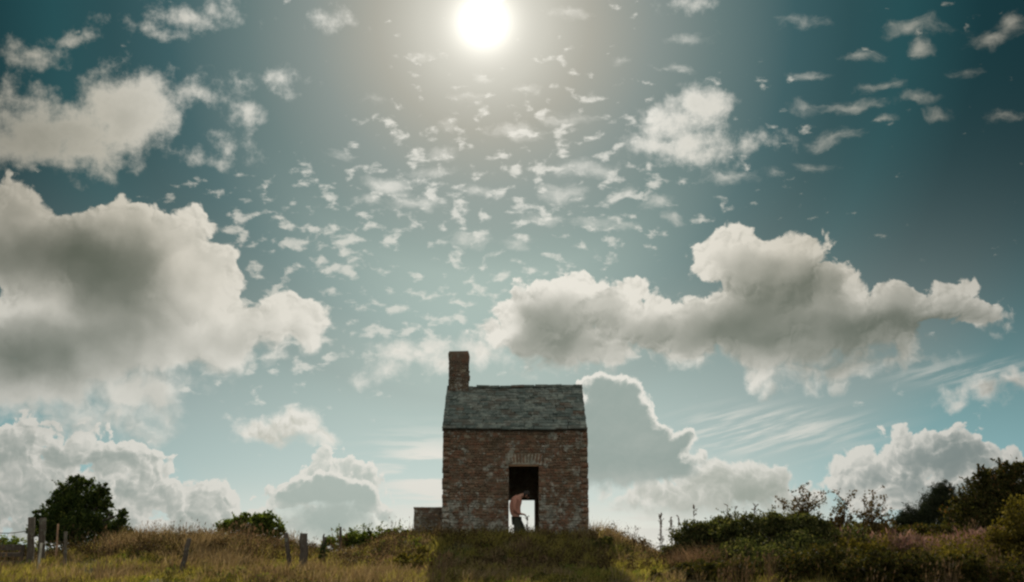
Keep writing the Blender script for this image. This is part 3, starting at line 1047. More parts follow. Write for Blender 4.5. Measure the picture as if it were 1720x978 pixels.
def build_person():
    Y = 37.95
    SKIN = plain('skin', (.34, .17, .115), .55, .3)
    TOP = plain('pink_cloth', (.36, .17, .122), .85, .1)
    TROUSER = plain('dark_cloth', (.045, .047, .036), .9, .1)
    HAIR = plain('dark_hair', (.022, .014, .010), .6, .3)

    def P(px, py, dy=0.0):
        q = at(px, py, Y)
        return Vector((q.x, Y + dy, q.z))
    foot = gz(P(868, 900).x, Y)
    root = thing('person', (P(868, 900).x, Y, foot), 'person in pink top and dark trousers standing bent forward in the doorway with head bowed', 'person')
    hip = P(867.5, 867)
    # body: one skinned surface from the feet to the head and both hands
    J = [(hip, .14, .15), (P(864.8, 857), .145, .15), (P(864.6, 847.5), .15, .165), (P(868.5, 839), .135, .175), (P(874, 834), .08, .085), (P(879, 831), .055, .06),
         (P(883, 831.5), .078, .078), (P(885.6, 835.5), .060, .062)]
    E = [(0, 1), (1, 2), (2, 3), (3, 4), (4, 5), (5, 6), (6, 7)]
    def chain(start, pts):
        a = start
        for p in pts:
            J.append(p)
            E.append((a, len(J) - 1))
            a = len(J) - 1
        return a
    hands = []
    for s in (-1, 1):
        # arms: hanging from the shoulder, forearm brought forward at the waist
        w = chain(3, [(P(865.5, 837.5, s * .18), .062, .062), (P(864.5, 847.5, s * .235), .048, .05), (P(864.5, 857.5, s * .25), .043, .044), (P(871, 862.5, s * .17), .036, .036), (P(877.3, 864, s * .075), .026, .030)])
        h = chain(w, [(P(880.0, 864.6, s * .05), .036, .020)])
        for k in range(4):
            o = (k - 1.5) * .019
            chain(h, [(P(881.9, 864.4 + k * .35, s * .04 + o), .0095, .0095), (P(883.3 - k * .2, 865.3 + k * .4, s * .03 + o), .0085, .0085), (P(883.7 - k * .3, 866.5 + k * .4, s * .022 + o), .007, .007)])
        chain(w, [(P(879.3, 863.3, s * .02), .011, .011), (P(881.4, 863.4, s * .002), .009, .009)])
        zf = foot + .06
        ax = hip.x + (.02 if s < 0 else .20)
        kn = Vector((hip.x + (.02 if s < 0 else .13), Y + s * .10, (hip.z + foot) / 2 + .03))
        an = Vector((ax, Y + s * .11, zf + .05))
        chain(0, [(Vector((hip.x, Y + s * .09, hip.z - .08)), .10, .10), (kn, .065, .065), (an, .045, .045), (an + Vector((.07, 0, -.06)), .045, .035), (an + Vector((.17, 0, -.075)), .038, .025)])
    skin_obj('body', J, E, SKIN, root)
    # nose, ears and hair
    hd = P(884.1, 832.6)
    fd = Vector((.62, 0, -.78))                    # the way the face looks: forward and down
    upv = Vector((.78, 0, .62))
    mb = MB()
    c = hd + fd * .075 + upv * .0
    mb.tube([c + upv * .035 + fd * .0, c + fd * .03 - upv * .005, c + fd * .005 - upv * .022], [.010, .017, .012], 6)
    for s in (-1, 1):
        mb.tube([hd + Vector((0, s * .078, 0)) + upv * .02, hd + Vector((0, s * .092, 0)), hd + Vector((0, s * .08, 0)) - upv * .03], [.014, .018, .010], 6)
    mb.build('nose_and_ears', SKIN, root, True)
    skin_obj('hair', [(hd - fd * .035 + upv * .035, .085, .088), (hd - fd * .015 + upv * .075, .07, .078), (hd + fd * .04 + upv * .088, .05, .066), (hd - fd * .075 - upv * .01, .066, .072), (hd - fd * .085 - upv * .055, .045, .055)],
             [(0, 1), (1, 2), (0, 3), (3, 4)], HAIR, root)
    eb = MB()
    for s in (-1, 1):
        q = hd + fd * .07 + upv * .03 + Vector((0, s * .032, 0))
        eb.tube([q - Vector((0, .013, 0)), q + Vector((0, .013, 0))], .008, 6)
    q = hd + fd * .082 - upv * .045
    eb.tube([q - Vector((0, .022, 0)), q + fd * .004, q + Vector((0, .022, 0))], [.004, .008, .004], 6)
    eb.build('eyes_and_mouth', HAIR, root, True)
    # top
    T = [(P(868.3, 868.5), .170, .175), (P(865.0, 858), .205, .185), (P(864.6, 848), .215, .205), (P(868.5, 839.5), .190, .205), (P(874.5, 834.5), .115, .12)]
    TE = [(0, 1), (1, 2), (2, 3), (3, 4)]
    for s in (-1, 1):
        b = len(T)
        T += [(P(865.3, 838, s * .18), .078, .078), (P(864.3, 847.5, s * .24), .064, .066), (P(864.2, 857, s * .255), .058, .058), (P(870, 862.2, s * .18), .048, .048), (P(875.6, 863.8, s * .095), .038, .040)]
        TE += [(3, b), (b, b + 1), (b + 1, b + 2), (b + 2, b + 3), (b + 3, b + 4)]
    skin_obj('top', T, TE, TOP, root)
    # trousers
    R = [(P(868.5, 869), .160, .170)]
    RE = []
    for s in (-1, 1):
        b = len(R)
        kx = hip.x + (.03 if s < 0 else .14)
        ax = hip.x + (.02 if s < 0 else .20)
        R += [(Vector((hip.x + .01, Y + s * .09, hip.z - .12)), .140, .125), (Vector((kx, Y + s * .10, (hip.z + foot) / 2 + .03)), .125, .10), (Vector((ax, Y + s * .11, foot + .13)), .115, .09)]
        RE += [(0, b), (b, b + 1), (b + 1, b + 2)]
    skin_obj('trousers', R, RE, TROUSER, root)
    for s in (-1, 1):
        ax = hip.x + (.02 if s < 0 else .20)
        an = Vector((ax, Y + s * .11, foot + .045))
        skin_obj('shoe', [(an, .058, .05), (an + Vector((.10, 0, -.01)), .052, .042), (an + Vector((.19, 0, -.018)), .042, .028)], [(0, 1), (1, 2)], HAIR, root, 1)


build_person()


# ------------------------------------------------------------------ fence posts, gate and wire
def post(px0, py0, px1, py1, Y, w, label, mat=None, group='fence posts in the rough grass', flat=False, notch=False, round_=False):
    top = at(px0, py0, Y)
    foot = at(px1, py1, Y)
    foot.z = min(foot.z, gz(foot.x, Y)) - .25
    t = thing('fence_post', (foot.x, Y, foot.z + .25), label, 'post', group)
    W2 = w * Y / F / 2
    n = 9 if round_ else 6
    pts, rad = [], []
    for i in range(7):
        f = i / 6
        p = foot.lerp(top, f)
        p.x += random.gauss(0, W2 * .08)
        pts.append(p)
        rad.append(W2 * (1.08 - .14 * f) * random.uniform(.94, 1.06))
    m = MB().tube(pts, rad, n, .08)
    if notch:
        m.tube([top + Vector((-W2 * .5, 0, -.02)), top + Vector((-W2 * .2, 0, .06)), top + Vector((0, 0, .09))], [W2 * .5, W2 * .35, W2 * .1], 5)
    m.build('shaft', mat or MAT_POST, t, True)
    p = foot.lerp(top, .78)
    MB().tube([p + Vector((-.03, -W2 - .004, .02)), p + Vector((-.02, -W2 - .02, .0)), p + Vector((.03, -W2 - .004, -.02))], .006, 5).build('staple', MAT_WIRE, t)
    return t


def metal(name, col, rough=.55):
    m, M = material(name)
    g = M.new('ShaderNodeNewGeometry')
    n = M.noise(g.outputs['Position'], 25, 4, .6)
    b = M.new('ShaderNodeBsdfPrincipled')
    M.put(b.inputs['Base Color'], M.mix(n, tuple(col) + (1,), (.10, .06, .04, 1)))
    b.inputs['Metallic'].default_value = .6
    b.inputs['Roughness'].default_value = rough
    finish(M, b.outputs[0])
    return m


MAT_WIRE = metal('rusty_wire', (.16, .15, .14))

post(510, 896, 510, 968, 30.6, 13.5, 'thickest upright post with flat top standing alone in the grass', MAT_DARKWOOD, round_=True)
post(480, 895, 491, 958, 30.8, 8, 'thin post leaning left just beside the thickest upright post', MAT_DARKWOOD)
post(545, 902, 541, 950, 34.0, 7.5, 'short ivy clad post with a broken tip right of the thick post', notch=True)
post(572, 885, 573, 910, 39.5, 4.5, 'far small dark post poking out of the hedge left of the building', MAT_DARKWOOD)
post(318, 905, 298, 974, 30.0, 9, 'dark post leaning far over to the right in tall brown grass', MAT_DARKWOOD)
post(54, 869, 52, 945, 33.0, 12, 'broad gate post, left one of the tall pair before the dark tree')
post(72, 870, 70, 945, 33.2, 12, 'broad gate post, right one of the tall pair before the dark tree')
post(69.5, 912, 63, 958, 31.0, 4.2, 'pale bare stake leaning in front of the two broad gate posts', MAT_PALE)
post(110, 893, 110, 955, 31.5, 6, 'slim post with pale top and dark foot before the dark tree')
post(98, 880, 94, 936, 33.0, 3.6, 'thin reddish stake between the gate posts and the slim post', MAT_LINTEL)


def build_gate():
    Y = 33.4
    x0, x1 = at(-60, 900, Y).x, at(43, 900, Y).x
    t = thing('field_gate', ((x0 + x1) / 2, Y, gz(x0, Y)), 'dark wooden rail gate beside the broad gate posts at the left edge', 'gate')
    for py, h in ((920, .15), (932, .10), (945, .10)):
        z = at(0, py, Y).z
        MB().box(x0, x1, Y - .03, Y + .03, z - h / 2, z + h / 2, .008).build('rail', MAT_DARKWOOD, t)
    za, zb = at(0, 916, Y).z, at(0, 956, Y).z
    for x in (x0 + .06, x1 - .05):
        MB().box(x - .05, x + .05, Y - .075, Y - .034, zb, za, .006).build('stile', MAT_DARKWOOD, t)
    w = thing('fence_wire', at(43, 893, 33.1), 'sagging wire running left from the top of the broad gate posts', 'wire')
    a, b = at(-40, 889, 33.1), at(54, 890, 33.1)
    pts = []
    for i in range(13):
        f = i / 12
        p = a.lerp(b, f)
        p.z -= .10 * 4 * f * (1 - f)
        pts.append(p)
    MB().tube(pts, .012, 5).build('strand', MAT_WIRE, w)


build_gate()


# ------------------------------------------------------------------ leaves
def leaf_mesh(C, size, rng_, up=.3, aspect=.55, curl=.18):
    """C (n,3) leaf centres -> small folded four-point leaves, two triangles each"""
    n = len(C)
    d = rng_.normal(size=(n, 3))
    d[:, 2] += up
    d /= np.linalg.norm(d, axis=1)[:, None]
    e = rng_.normal(size=(n, 3))
    e -= d * (e * d).sum(1)[:, None]
    e /= np.linalg.norm(e, axis=1)[:, None]
    nrm = np.cross(d, e)
    s = (size * rng_.uniform(.65, 1.35, n))[:, None]
    a = C - d * s * .5
    b = C + e * s * aspect * .5 + nrm * s * curl
    c = C + d * s * .5
    f = C - e * s * aspect * .5 + nrm * s * curl
    V = np.stack([a, b, c, f], 1).reshape(-1, 3)
    i = np.arange(n) * 4
    T = np.concatenate([np.stack([i, i + 1, i + 2], 1), np.stack([i, i + 2, i + 3], 1)])
    return V, T


def crown_points(blobs, n, rng_, clump=26, spread=.22, hollow=.45):
    """leaf centres gathered in clumps spread through ellipsoids (cx,cy,cz,rx,ry,rz)"""
    vol = np.array([b[3] * b[5] + b[3] * b[4] for b in blobs])
    pick = rng_.choice(len(blobs), size=max(1, n // clump), p=vol / vol.sum())
    B = np.array(blobs)[pick]
    d = rng_.normal(size=(len(pick), 3))
    d /= np.linalg.norm(d, axis=1)[:, None]
    r = hollow + (1.0 - hollow) * rng_.random(len(pick)) ** .55
    r *= rng_.uniform(.76, 1.22, len(pick))
    cc = B[:, :3] + d * r[:, None] * B[:, 3:6]
    sz = (B[:, 3:6].min(1) * spread * rng_.uniform(.6, 1.5, len(pick)))
    k = rng_.integers(int(clump * .5), int(clump * 1.5) + 1, len(pick))
    idx = np.repeat(np.arange(len(pick)), k)
    return cc[idx] + rng_.normal(size=(len(idx), 3)) * (sz[idx] * .6)[:, None] * np.array([1, 1, .8])


def blobs_at(spec, Y, depth=1.0):
    out = []
    for e in spec:
        px, py, rx, ry = e[:4]
        dy = e[4] if len(e) > 4 else 0.0
        c = at(px, py, Y + dy)
        out.append((c.x, c.y, c.z, rx * (Y + dy) / F, max(rx, ry) * .85 * depth * (Y + dy) / F, ry * (Y + dy) / F))
    return out


def stems(blobs, base, trunk_r, mat, name, parent, extra=7):
    """a tapered trunk that forks into limbs reaching into the crown"""
    m = MB()
    top = max(b[2] for b in blobs)
    mid = Vector((sum(b[0] for b in blobs) / len(blobs), sum(b[1] for b in blobs) / len(blobs), base.z + (top - base.z) * .45))
    m.tube([base - Vector((0, 0, .3)), base.lerp(mid, .5) + Vector((random.gauss(0, .04), 0, 0)), mid], [trunk_r * 1.25, trunk_r, trunk_r * .75], 8, .06)
    for b in blobs:
        q = Vector(b[:3])
        m.tube([base.lerp(mid, random.uniform(.5, 1)), mid.lerp(q, .55) + Vector((random.gauss(0, .06), random.gauss(0, .06), 0)), q + Vector((0, 0, b[5] * .4))], [trunk_r * .55, trunk_r * .35, trunk_r * .12], 6)
        for _ in range(extra):
            d = Vector((random.gauss(0, 1), random.gauss(0, 1), random.gauss(.3, .8))).normalized()
            e = q + Vector((d.x * b[3], d.y * b[4], d.z * b[5])) * .85
            m.tube([q, q.lerp(e, .5) + Vector((0, 0, .03)), e], [trunk_r * .2, trunk_r * .12, trunk_r * .04], 4)
    return m.build(name, mat, parent, True)


def sprig_points(rng_, start, tip, n, wid):
    """leaves set along one upright shoot"""
    f = rng_.random(n) ** .8
    p = np.array(start)[None] * (1 - f)[:, None] + np.array(tip)[None] * f[:, None]
    return p + rng_.normal(size=(n, 3)) * wid * (1.15 - f)[:, None]


def bush(name, label, cat, spec, Y, n, size, mat, kind='bush', trunk=.04, group=None, sprigs=(), clump=26, hollow=.45, aspect=.55, up=.3, spread=.22, part='foliage', stem='stem'):
    bl = blobs_at(spec, Y)
    cx = sum(b[0] for b in bl) / len(bl)
    cy = sum(b[1] for b in bl) / len(bl)
    base = Vector((cx, cy, gz(cx, cy)))
    t = thing(name, base, label, cat, group)
    r = np.random.default_rng(abs(hash(label)) % 1000 if False else sum(map(ord, label)) % 9973)
    C = crown_points(bl, n, r, clump, spread, hollow)
    tw = MB()
    for px, py, px0, py0 in sprigs:
        a, b = at(px0, py0, Y), at(px, py, Y)
        dy = r.uniform(-.4, .4)
        a.y += dy
        b.y += dy
        tw.tube([a, a.lerp(b, .5) + Vector((r.normal() * .03, 0, 0)), b], [.013, .009, .004], 4)
        for _ in range(3):                                            # side shoots
            f = r.uniform(.15, .8)
            q = a.lerp(b, f)
            e = q + Vector((r.normal() * .16, r.normal() * .16, r.uniform(.08, .26)))
            tw.tube([q, e], [.006, .003], 3)
            C = np.concatenate([C, sprig_points(r, q, e, 10, .035)])
        C = np.concatenate([C, sprig_points(r, a, b, int(26 + (b - a).length * 60), .075)])
    V, T = leaf_mesh(C, size, r, up, aspect)
    link(part, mesh_np(part, V, T, mat), t)
    stems(bl, base, trunk, MAT_BARK, stem, t, 5)
    if sprigs:
        tag(tw.build('shoots', MAT_STALK, t), kind='stuff')
    return t


# left
bush('round_tree', 'dark round crowned tree behind the pair of broad gate posts', 'tree',
     [(130, 850, 38, 36), (116, 834, 20, 20), (94, 846, 16, 18), (88, 870, 12, 20), (104, 824, 12, 12), (128, 812, 16, 12), (146, 816, 14, 12), (164, 836, 18, 20), (174, 822, 10, 10), (180, 846, 9, 14), (183, 866, 8, 14),
      (95, 885, 28, 34), (140, 890, 50, 34), (60, 884, 12, 18, .4), (66, 862, 8, 12, .4), (52, 896, 12, 14, .4), (78, 880, 10, 24), (198, 884, 18, 20, -.4), (208, 866, 8, 12, -.4), (188, 898, 26, 18)],
     40, 34000, .085, MAT_TREE, trunk=.13, part='crown', stem='trunk', clump=40, spread=.28, hollow=.4,
     sprigs=[(128, 802, 130, 815), (148, 808, 146, 818), (176, 814, 170, 826), (64, 846, 66, 862), (214, 855, 205, 868), (104, 812, 110, 826)])
bush('low_shrub', 'dark low shrub on the right shoulder of the shaded mound', 'bush', [(1030, 935, 30, 22), (1010, 915, 16, 12), (1045, 955, 34, 22), (1022, 908, 8, 8)], 35.5, 9000, .06, MAT_GORSE, trunk=.02)
bush('small_bush', 'small dark leafy bush at the right foot of the round tree', 'bush', [(218, 905, 16, 18), (232, 912, 12, 10), (205, 908, 12, 14)], 38, 2600, .075, MAT_BRAMBLE)
bush('round_bush', 'rounded bright green bush rising alone above the brown grass bank', 'bush',
     [(420, 883, 38, 18), (395, 886, 28, 15), (448, 885, 28, 17), (440, 872, 20, 10), (412, 872, 20, 9), (377, 891, 14, 10), (468, 895, 14, 12)], 40, 9000, .085, MAT_BUSH,
     sprigs=[(415, 862, 417, 876), (455, 861, 450, 876), (443, 862, 442, 872), (396, 868, 398, 880), (478, 886, 470, 896), (366, 880, 372, 892)])
bush('low_bush', 'low pale green bush beyond the rail gate at the far left', 'bush', [(20, 918, 34, 16), (-12, 920, 32, 16), (46, 924, 24, 14), (80, 930, 26, 12), (20, 935, 50, 14)], 44, 9000, .08, MAT_BUSH)
bush('hedge', 'low straggling bramble hedge left of the square masonry block', 'hedge',
     [(570, 912, 30, 12), (605, 907, 34, 14), (640, 904, 34, 14), (668, 903, 26, 14), (690, 905, 22, 13), (620, 897, 12, 8), (655, 894, 12, 7), (588, 902, 10, 8), (680, 896, 9, 7)], 40.0, 20000, .06, MAT_BUSH, hollow=.2,
     sprigs=[(613, 880, 614, 893), (566, 888, 568, 900), (590, 888, 592, 896), (637, 884, 637, 893), (672, 884, 672, 893)])
bush('ivy_bush', 'dark ivy growing up the short broken post', 'ivy', [(542, 930, 9, 20), (545, 942, 11, 12), (546, 915, 5, 8)], 33.9, 900, .065, MAT_TREE, trunk=.015)
bush('yellow_shrub', 'yellow green leafy shrub in front of the square masonry block', 'bush', [(722, 908, 14, 10), (733, 903, 9, 9), (708, 912, 12, 8)], 38.3, 1500, .07, MAT_YELLOW, trunk=.02)
bush('yellow_shrub', 'low sunlit shrub at the left edge of the building shadow', 'bush', [(690, 945, 26, 14), (712, 930, 16, 10), (665, 955, 24, 12)], 31, 2600, .06, MAT_YELLOW, trunk=.02)

# right
bush('gorse_bush', 'pale topped gorse bush nearest to the building on the right slope', 'bush',
     [(1150, 902, 24, 18), (1166, 890, 18, 16), (1185, 905, 26, 22), (1215, 892, 26, 22), (1240, 900, 34, 30), (1200, 925, 44, 26), (1165, 920, 30, 22), (1145, 935, 30, 18), (1125, 930, 16, 14), (1230, 945, 50, 30), (1175, 905, 30, 18), (1205, 885, 26, 14)], 33, 34000, .07, MAT_GORSE, up=.8, hollow=.2, spread=.3,
     sprigs=[(1165, 880, 1168, 900), (1205, 868, 1208, 884), (1222, 864, 1222, 880), (1186, 884, 1188, 896), (1180, 880, 1181, 894)])
bush('gorse_bush', 'broad dark gorse bush in the middle of the right bank', 'bush',
     [(1290, 895, 40, 26), (1330, 890, 44, 26), (1370, 898, 36, 28), (1270, 925, 50, 30), (1320, 935, 60, 36), (1385, 935, 40, 34), (1300, 965, 90, 26), (1400, 965, 50, 26), (1255, 880, 22, 14), (1430, 915, 40, 30), (1250, 940, 50, 34, -1.5), (1310, 955, 70, 36, -2.4), (1380, 960, 60, 34, -2.4), (1230, 970, 50, 26, -2.6), (1350, 920, 46, 26, -1.2), (1225, 890, 30, 18), (1300, 882, 40, 18), (1355, 884, 34, 18)], 32, 74000, .07, MAT_GORSE, up=.6, hollow=.2, spread=.3,
     sprigs=[(1248, 866, 1250, 880), (1275, 868, 1276, 880), (1290, 862, 1292, 876), (1310, 864, 1308, 874)])
bush('bramble_bush', 'dark bramble thicket filling the bank below the broad gorse', 'bush',
     [(1240, 965, 50, 22), (1330, 975, 70, 18), (1420, 968, 60, 34), (1170, 962, 50, 18), (1110, 970, 30, 12), (1380, 945, 60, 30)], 28.5, 22000, .075, MAT_BRAMBLE)


def sapling(label, x, y0, tips, Y, seed, base_blob):
    r = np.random.default_rng(seed)
    b0 = at(x, y0, Y)
    t = thing('sapling', (b0.x, Y, gz(b0.x, Y)), label, 'sapling', 'thin saplings on the right bank')
    m = MB()
    C = crown_points(blobs_at(base_blob, Y), 1100, r, 16, .35, .3)
    C = [C]
    root = Vector((b0.x, Y, gz(b0.x, Y) - .2))
    m.tube([root, b0], [.03, .02], 6)
    for px, py in tips:
        e = at(px, py, Y)
        e.y += r.uniform(-.4, .4)
        mid = b0.lerp(e, .5) + Vector((r.normal() * .07, 0, .04))
        m.tube([b0, mid, e], [.014, .010, .004], 5)
        for k in range(5):
            f = r.uniform(.25, 1)
            q = b0.lerp(mid, f * 2) if f < .5 else mid.lerp(e, f * 2 - 1)
            d = Vector((r.normal() * .16, r.normal() * .16, r.normal() * .10 + .04))
            m.tube([q, q + d], [.005, .002], 3)
            C.append(np.array(q + d)[None] + r.normal(size=(int(r.integers(3, 9)), 3)) * .035)
        C.append(np.array(e)[None] + r.normal(size=(9, 3)) * .05)
        C.append(sprig_points(r, mid, e, 10, .05))
    V, T = leaf_mesh(np.concatenate(C), .075, r, .2, .6)
    link('leaves', mesh_np('leaves', V, T, MAT_SAPLING), t)
    m.build('trunk', MAT_STALK, t)


sapling('tallest thin sapling with sparse reddish leaves on the right bank', 1348, 872, [(1352, 818), (1340, 822), (1335, 838), (1345, 845), (1362, 830), (1375, 828), (1380, 838), (1388, 842), (1330, 846), (1308, 838), (1354, 840), (1356, 850), (1312, 852), (1368, 850)], 33.5, 3, [(1348, 860, 10, 14), (1340, 872, 28, 10), (1320, 876, 24, 9)])
sapling('sparse forked sapling next right of the tallest thin sapling', 1416, 880, [(1412, 826), (1426, 830), (1424, 842), (1405, 846), (1420, 850), (1396, 858), (1408, 858)], 34.5, 5, [(1414, 876, 22, 10), (1395, 884, 26, 10)])
sapling('airy sapling with tiny leaves standing left of the dark conifers', 1462, 885, [(1452, 850), (1446, 838), (1460, 828), (1470, 832), (1486, 838), (1492, 852), (1476, 850), (1466, 856), (1480, 866), (1500, 862), (1492, 872)], 34.5, 8, [(1455, 868, 14, 16), (1462, 888, 30, 12), (1490, 880, 16, 12)])
bush('leafy_thicket', 'mixed leafy thicket under the three thin saplings', 'bush', [(1375, 888, 26, 14), (1405, 892, 30, 14), (1440, 893, 28, 14), (1475, 893, 30, 14), (1510, 898, 28, 16), (1545, 900, 36, 20), (1590, 905, 40, 22), (1630, 912, 40, 22)], 35.2, 16000, .08, MAT_BRAMBLE)
bush('conifer', 'feathery dark conifer, shorter left one of the pair', 'tree', [(1530, 872, 18, 20), (1522, 885, 18, 26), (1545, 880, 20, 26), (1535, 905, 30, 24), (1515, 890, 14, 24), (1555, 868, 14, 20)], 44, 17000, .10, MAT_CONIFER, aspect=.16, up=1.2, trunk=.08, part='crown', stem='trunk', spread=.3)
bush('conifer', 'feathery dark conifer, taller right one of the pair', 'tree', [(1580, 832, 16, 20), (1590, 822, 12, 15), (1568, 850, 22, 24), (1592, 852, 20, 28), (1578, 885, 36, 38), (1604, 860, 14, 30)], 44.5, 22000, .10, MAT_CONIFER, aspect=.16, up=1.2, trunk=.08, part='crown', stem='trunk', spread=.3)
bush('broadleaf_tree', 'tall dark broadleaf tree with upright shoots at the right edge', 'tree',
     [(1640, 845, 30, 36), (1670, 820, 30, 32), (1712, 815, 34, 36), (1700, 855, 50, 50), (1630, 880, 36, 36), (1680, 895, 60, 40), (1610, 895, 24, 30), (1750, 850, 40, 60), (1655, 870, 60, 50), (1618, 860, 16, 26), (1655, 808, 16, 18), (1690, 796, 16, 16), (1715, 790, 18, 16)], 38.5, 44000, .095, MAT_BRAMBLE, trunk=.12, part='crown', stem='trunk',
     sprigs=[(1642, 780, 1644, 815), (1650, 782, 1652, 812), (1684, 768, 1688, 800), (1693, 774, 1692, 804), (1668, 793, 1670, 806), (1714, 782, 1712, 800), (1700, 790, 1700, 806), (1625, 802, 1632, 824), (1634, 800, 1638, 820), (1676, 800, 1678, 812), (1612, 822, 1622, 846), (1656, 796, 1658, 812), (1688, 780, 1690, 802), (1708, 796, 1706, 812), (1720, 776, 1722, 800)])
bush('yellow_bush', 'yellowing olive bush leaning in at the lower right edge', 'bush', [(1690, 915, 40, 34), (1715, 880, 30, 44), (1660, 945, 44, 30), (1730, 930, 50, 60)], 30, 13000, .08, MAT_YELLOW, trunk=.05)
bush('bramble_bush', 'dark bramble patch along the bottom below the pink plumes', 'bush', [(1450, 958, 44, 22), (1510, 962, 50, 20), (1570, 968, 50, 20), (1630, 972, 50, 20), (1540, 946, 50, 14), (1470, 938, 40, 16), (1610, 948, 50, 16), (1690, 970, 50, 24)], 27, 24000, .07, MAT_BRAMBLE, trunk=.03)
bush('olive_shrub', 'olive green shrub between the pink plumes and the broad gorse', 'bush', [(1425, 925, 26, 20), (1455, 925, 26, 12), (1440, 940, 30, 14)], 30.5, 4200, .07, MAT_YELLOW, trunk=.03)


# tall dry weeds standing above the right slope
def weed(px, top, base, Y, lean, seed, label):
    r = np.random.default_rng(seed)
    b, e = at(px, base, Y), at(px + lean, top, Y)
    b.z = min(b.z, gz(b.x, Y)) - .05
    t = thing('tall_weed', b, label, 'weed', 'tall dry weeds on the right slope')
    m = MB().tube([b, b.lerp(e, .5), e], [.010, .007, .003], 5)
    C = []
    for k in range(9):
        f = r.uniform(.5, 1)
        q = b.lerp(e, f)
        d = Vector((r.normal() * .05, r.normal() * .05, .07))
        m.tube([q, q + d], [.004, .002], 3)
        C.append(sprig_points(r, q, q + d, 9, .014))
    C.append(sprig_points(r, b.lerp(e, .35), e, 70, .03))
    V, T = leaf_mesh(np.concatenate(C), .045, r, .8, .5)
    tag(link('seed_head', mesh_np('seed_head', V, T, MAT_STALK), t), kind='stuff')
    m.build('stalk', MAT_STALK, t)


for k, (px, top, base, lean, lab) in enumerate([
        (1108, 866, 908, 1, 'dark weed spike standing first to the right of the building slope'),
        (1112, 864, 905, -2, 'thin bent weed stalk leaning against the first dark spike'),
        (1127, 870, 905, 0, 'thick brown seed spike, shorter left one of two alike'),
        (1140, 868, 902, 0, 'thick brown seed spike, right one of two alike'),
        (1162, 850, 885, 4, 'thin stalk leaning right above the pale gorse'),
        (1216, 850, 878, 6, 'slender grass stalk bending over the pale gorse top'),
        (1230, 850, 878, 5, 'tall slender stalk next to the bending grass stalk'),
        (1262, 847, 878, 6, 'slender stalk leaning right over the broad gorse'),
        (1080, 910, 928, 0, 'small dark weed in the dip beside the building slope'),
        (1064, 906, 925, 1, 'bushy dark weed at the end of the building slope')]):
    weed(px, top, base, 33.5 if px > 1100 else 36.5, lean, 40 + k, lab)
weed(885, 869, 899, 37.2, 1, 77, 'single seed head standing before the bright rear doorway')


# ------------------------------------------------------------------ grass
def grass(name, n, hfun, keep, mat, width, label, lean=.35, seed=1, plume=None, plume_mat=None, region=(-17.5, 18.5, 23.5, 44)):
    r = np.random.default_rng(seed)
    nt = max(1, n // 30)
    tx = r.uniform(region[0], region[1], nt)
    ty = region[2] + (region[3] - region[2]) * r.random(nt) ** 1.15
    ts = r.uniform(.05, .17, nt)
    th_ = r.uniform(.55, 1.35, nt)
    k = (np.abs(tx) < ty * .47 + .5) & (r.random(nt) < keep(tx, ty))
    tx, ty, ts, th_ = tx[k], ty[k], ts[k], th_[k]
    cnt = r.integers(16, 46, len(tx))
    idx = np.repeat(np.arange(len(tx)), cnt)
    ox, oy = r.normal(size=len(idx)), r.normal(size=len(idx))
    x, y = tx[idx] + ox * ts[idx], ty[idx] + oy * ts[idx]
    inside = ~((x > HOUSE['xL'] - .02) & (x < HOUSE['xR'] + .02) & (y > HOUSE['yF'] - .03) & (y < HOUSE['yB'] + .05))
    x, y, idx, ox, oy = x[inside], y[inside], idx[inside], ox[inside], oy[inside]
    n = len(x)
    z = ground_z(x, y)
    h = hfun(x, y) * r.uniform(.6, 1.2, n) * th_[idx]
    a = np.arctan2(oy, ox) + r.normal(0, .6, n)
    ln = h * np.abs(r.normal(lean, lean * .5, n))
    # stems lean mostly the same way, with the wind
    dx = np.cos(a) * ln + .12 * h
    dy = np.sin(a) * ln
    w = width * r.uniform(.6, 1.4, n) * (.6 + y / 70)
    fa = r.uniform(0, np.pi, n)
    wx, wy = np.cos(fa) * w / 2, np.sin(fa) * w / 2
    b0 = np.stack([x - wx, y - wy, z - .03], 1)
    b1 = np.stack([x + wx, y + wy, z - .03], 1)
    mx, my, mz = x + dx * .38, y + dy * .38, z + h * .58
    m0 = np.stack([mx - wx * .8, my - wy * .8, mz], 1)
    m1 = np.stack([mx + wx * .8, my + wy * .8, mz], 1)
    tp = np.stack([x + dx, y + dy, z + h], 1)
    V = np.stack([b0, b1, m0, m1, tp], 1).reshape(-1, 3)
    i = np.arange(n) * 5
    T = np.concatenate([np.stack([i, i + 1, i + 3], 1), np.stack([i, i + 3, i + 2], 1), np.stack([i + 2, i + 3, i + 4], 1)])
    mats, mi = [mat], np.zeros(len(T), int)
    if plume is not None:
        s = plume * r.uniform(.6, 1.4, n)
        pw = s * .16
        d = np.stack([dx * .8, dy * .8, h * .55], 1)
        d /= np.linalg.norm(d, axis=1)[:, None]
        q0 = tp - d * (s * .3)[:, None]
        q2 = tp + d * (s * .7)[:, None]
        sx, sy = np.cos(fa) * pw, np.sin(fa) * pw
        q1 = tp + np.stack([sx, sy, 0 * sx], 1)
        q3 = tp - np.stack([sx, sy, 0 * sx], 1)
        P = np.stack([q0, q1, q2, q3], 1).reshape(-1, 3)
        j = len(V) + np.arange(n) * 4
        T2 = np.concatenate([np.stack([j, j + 1, j + 2], 1), np.stack([j, j + 2, j + 3], 1)])
        V = np.concatenate([V, P])
        T = np.concatenate([T, T2])
        mats = [mat, plume_mat]
        mi = np.concatenate([mi, np.ones(len(T2), int)])
    o = link(name, mesh_np(name, V, T, mats, False, mi))
    tag(o, label, 'grass', None, 'stuff')
    return n


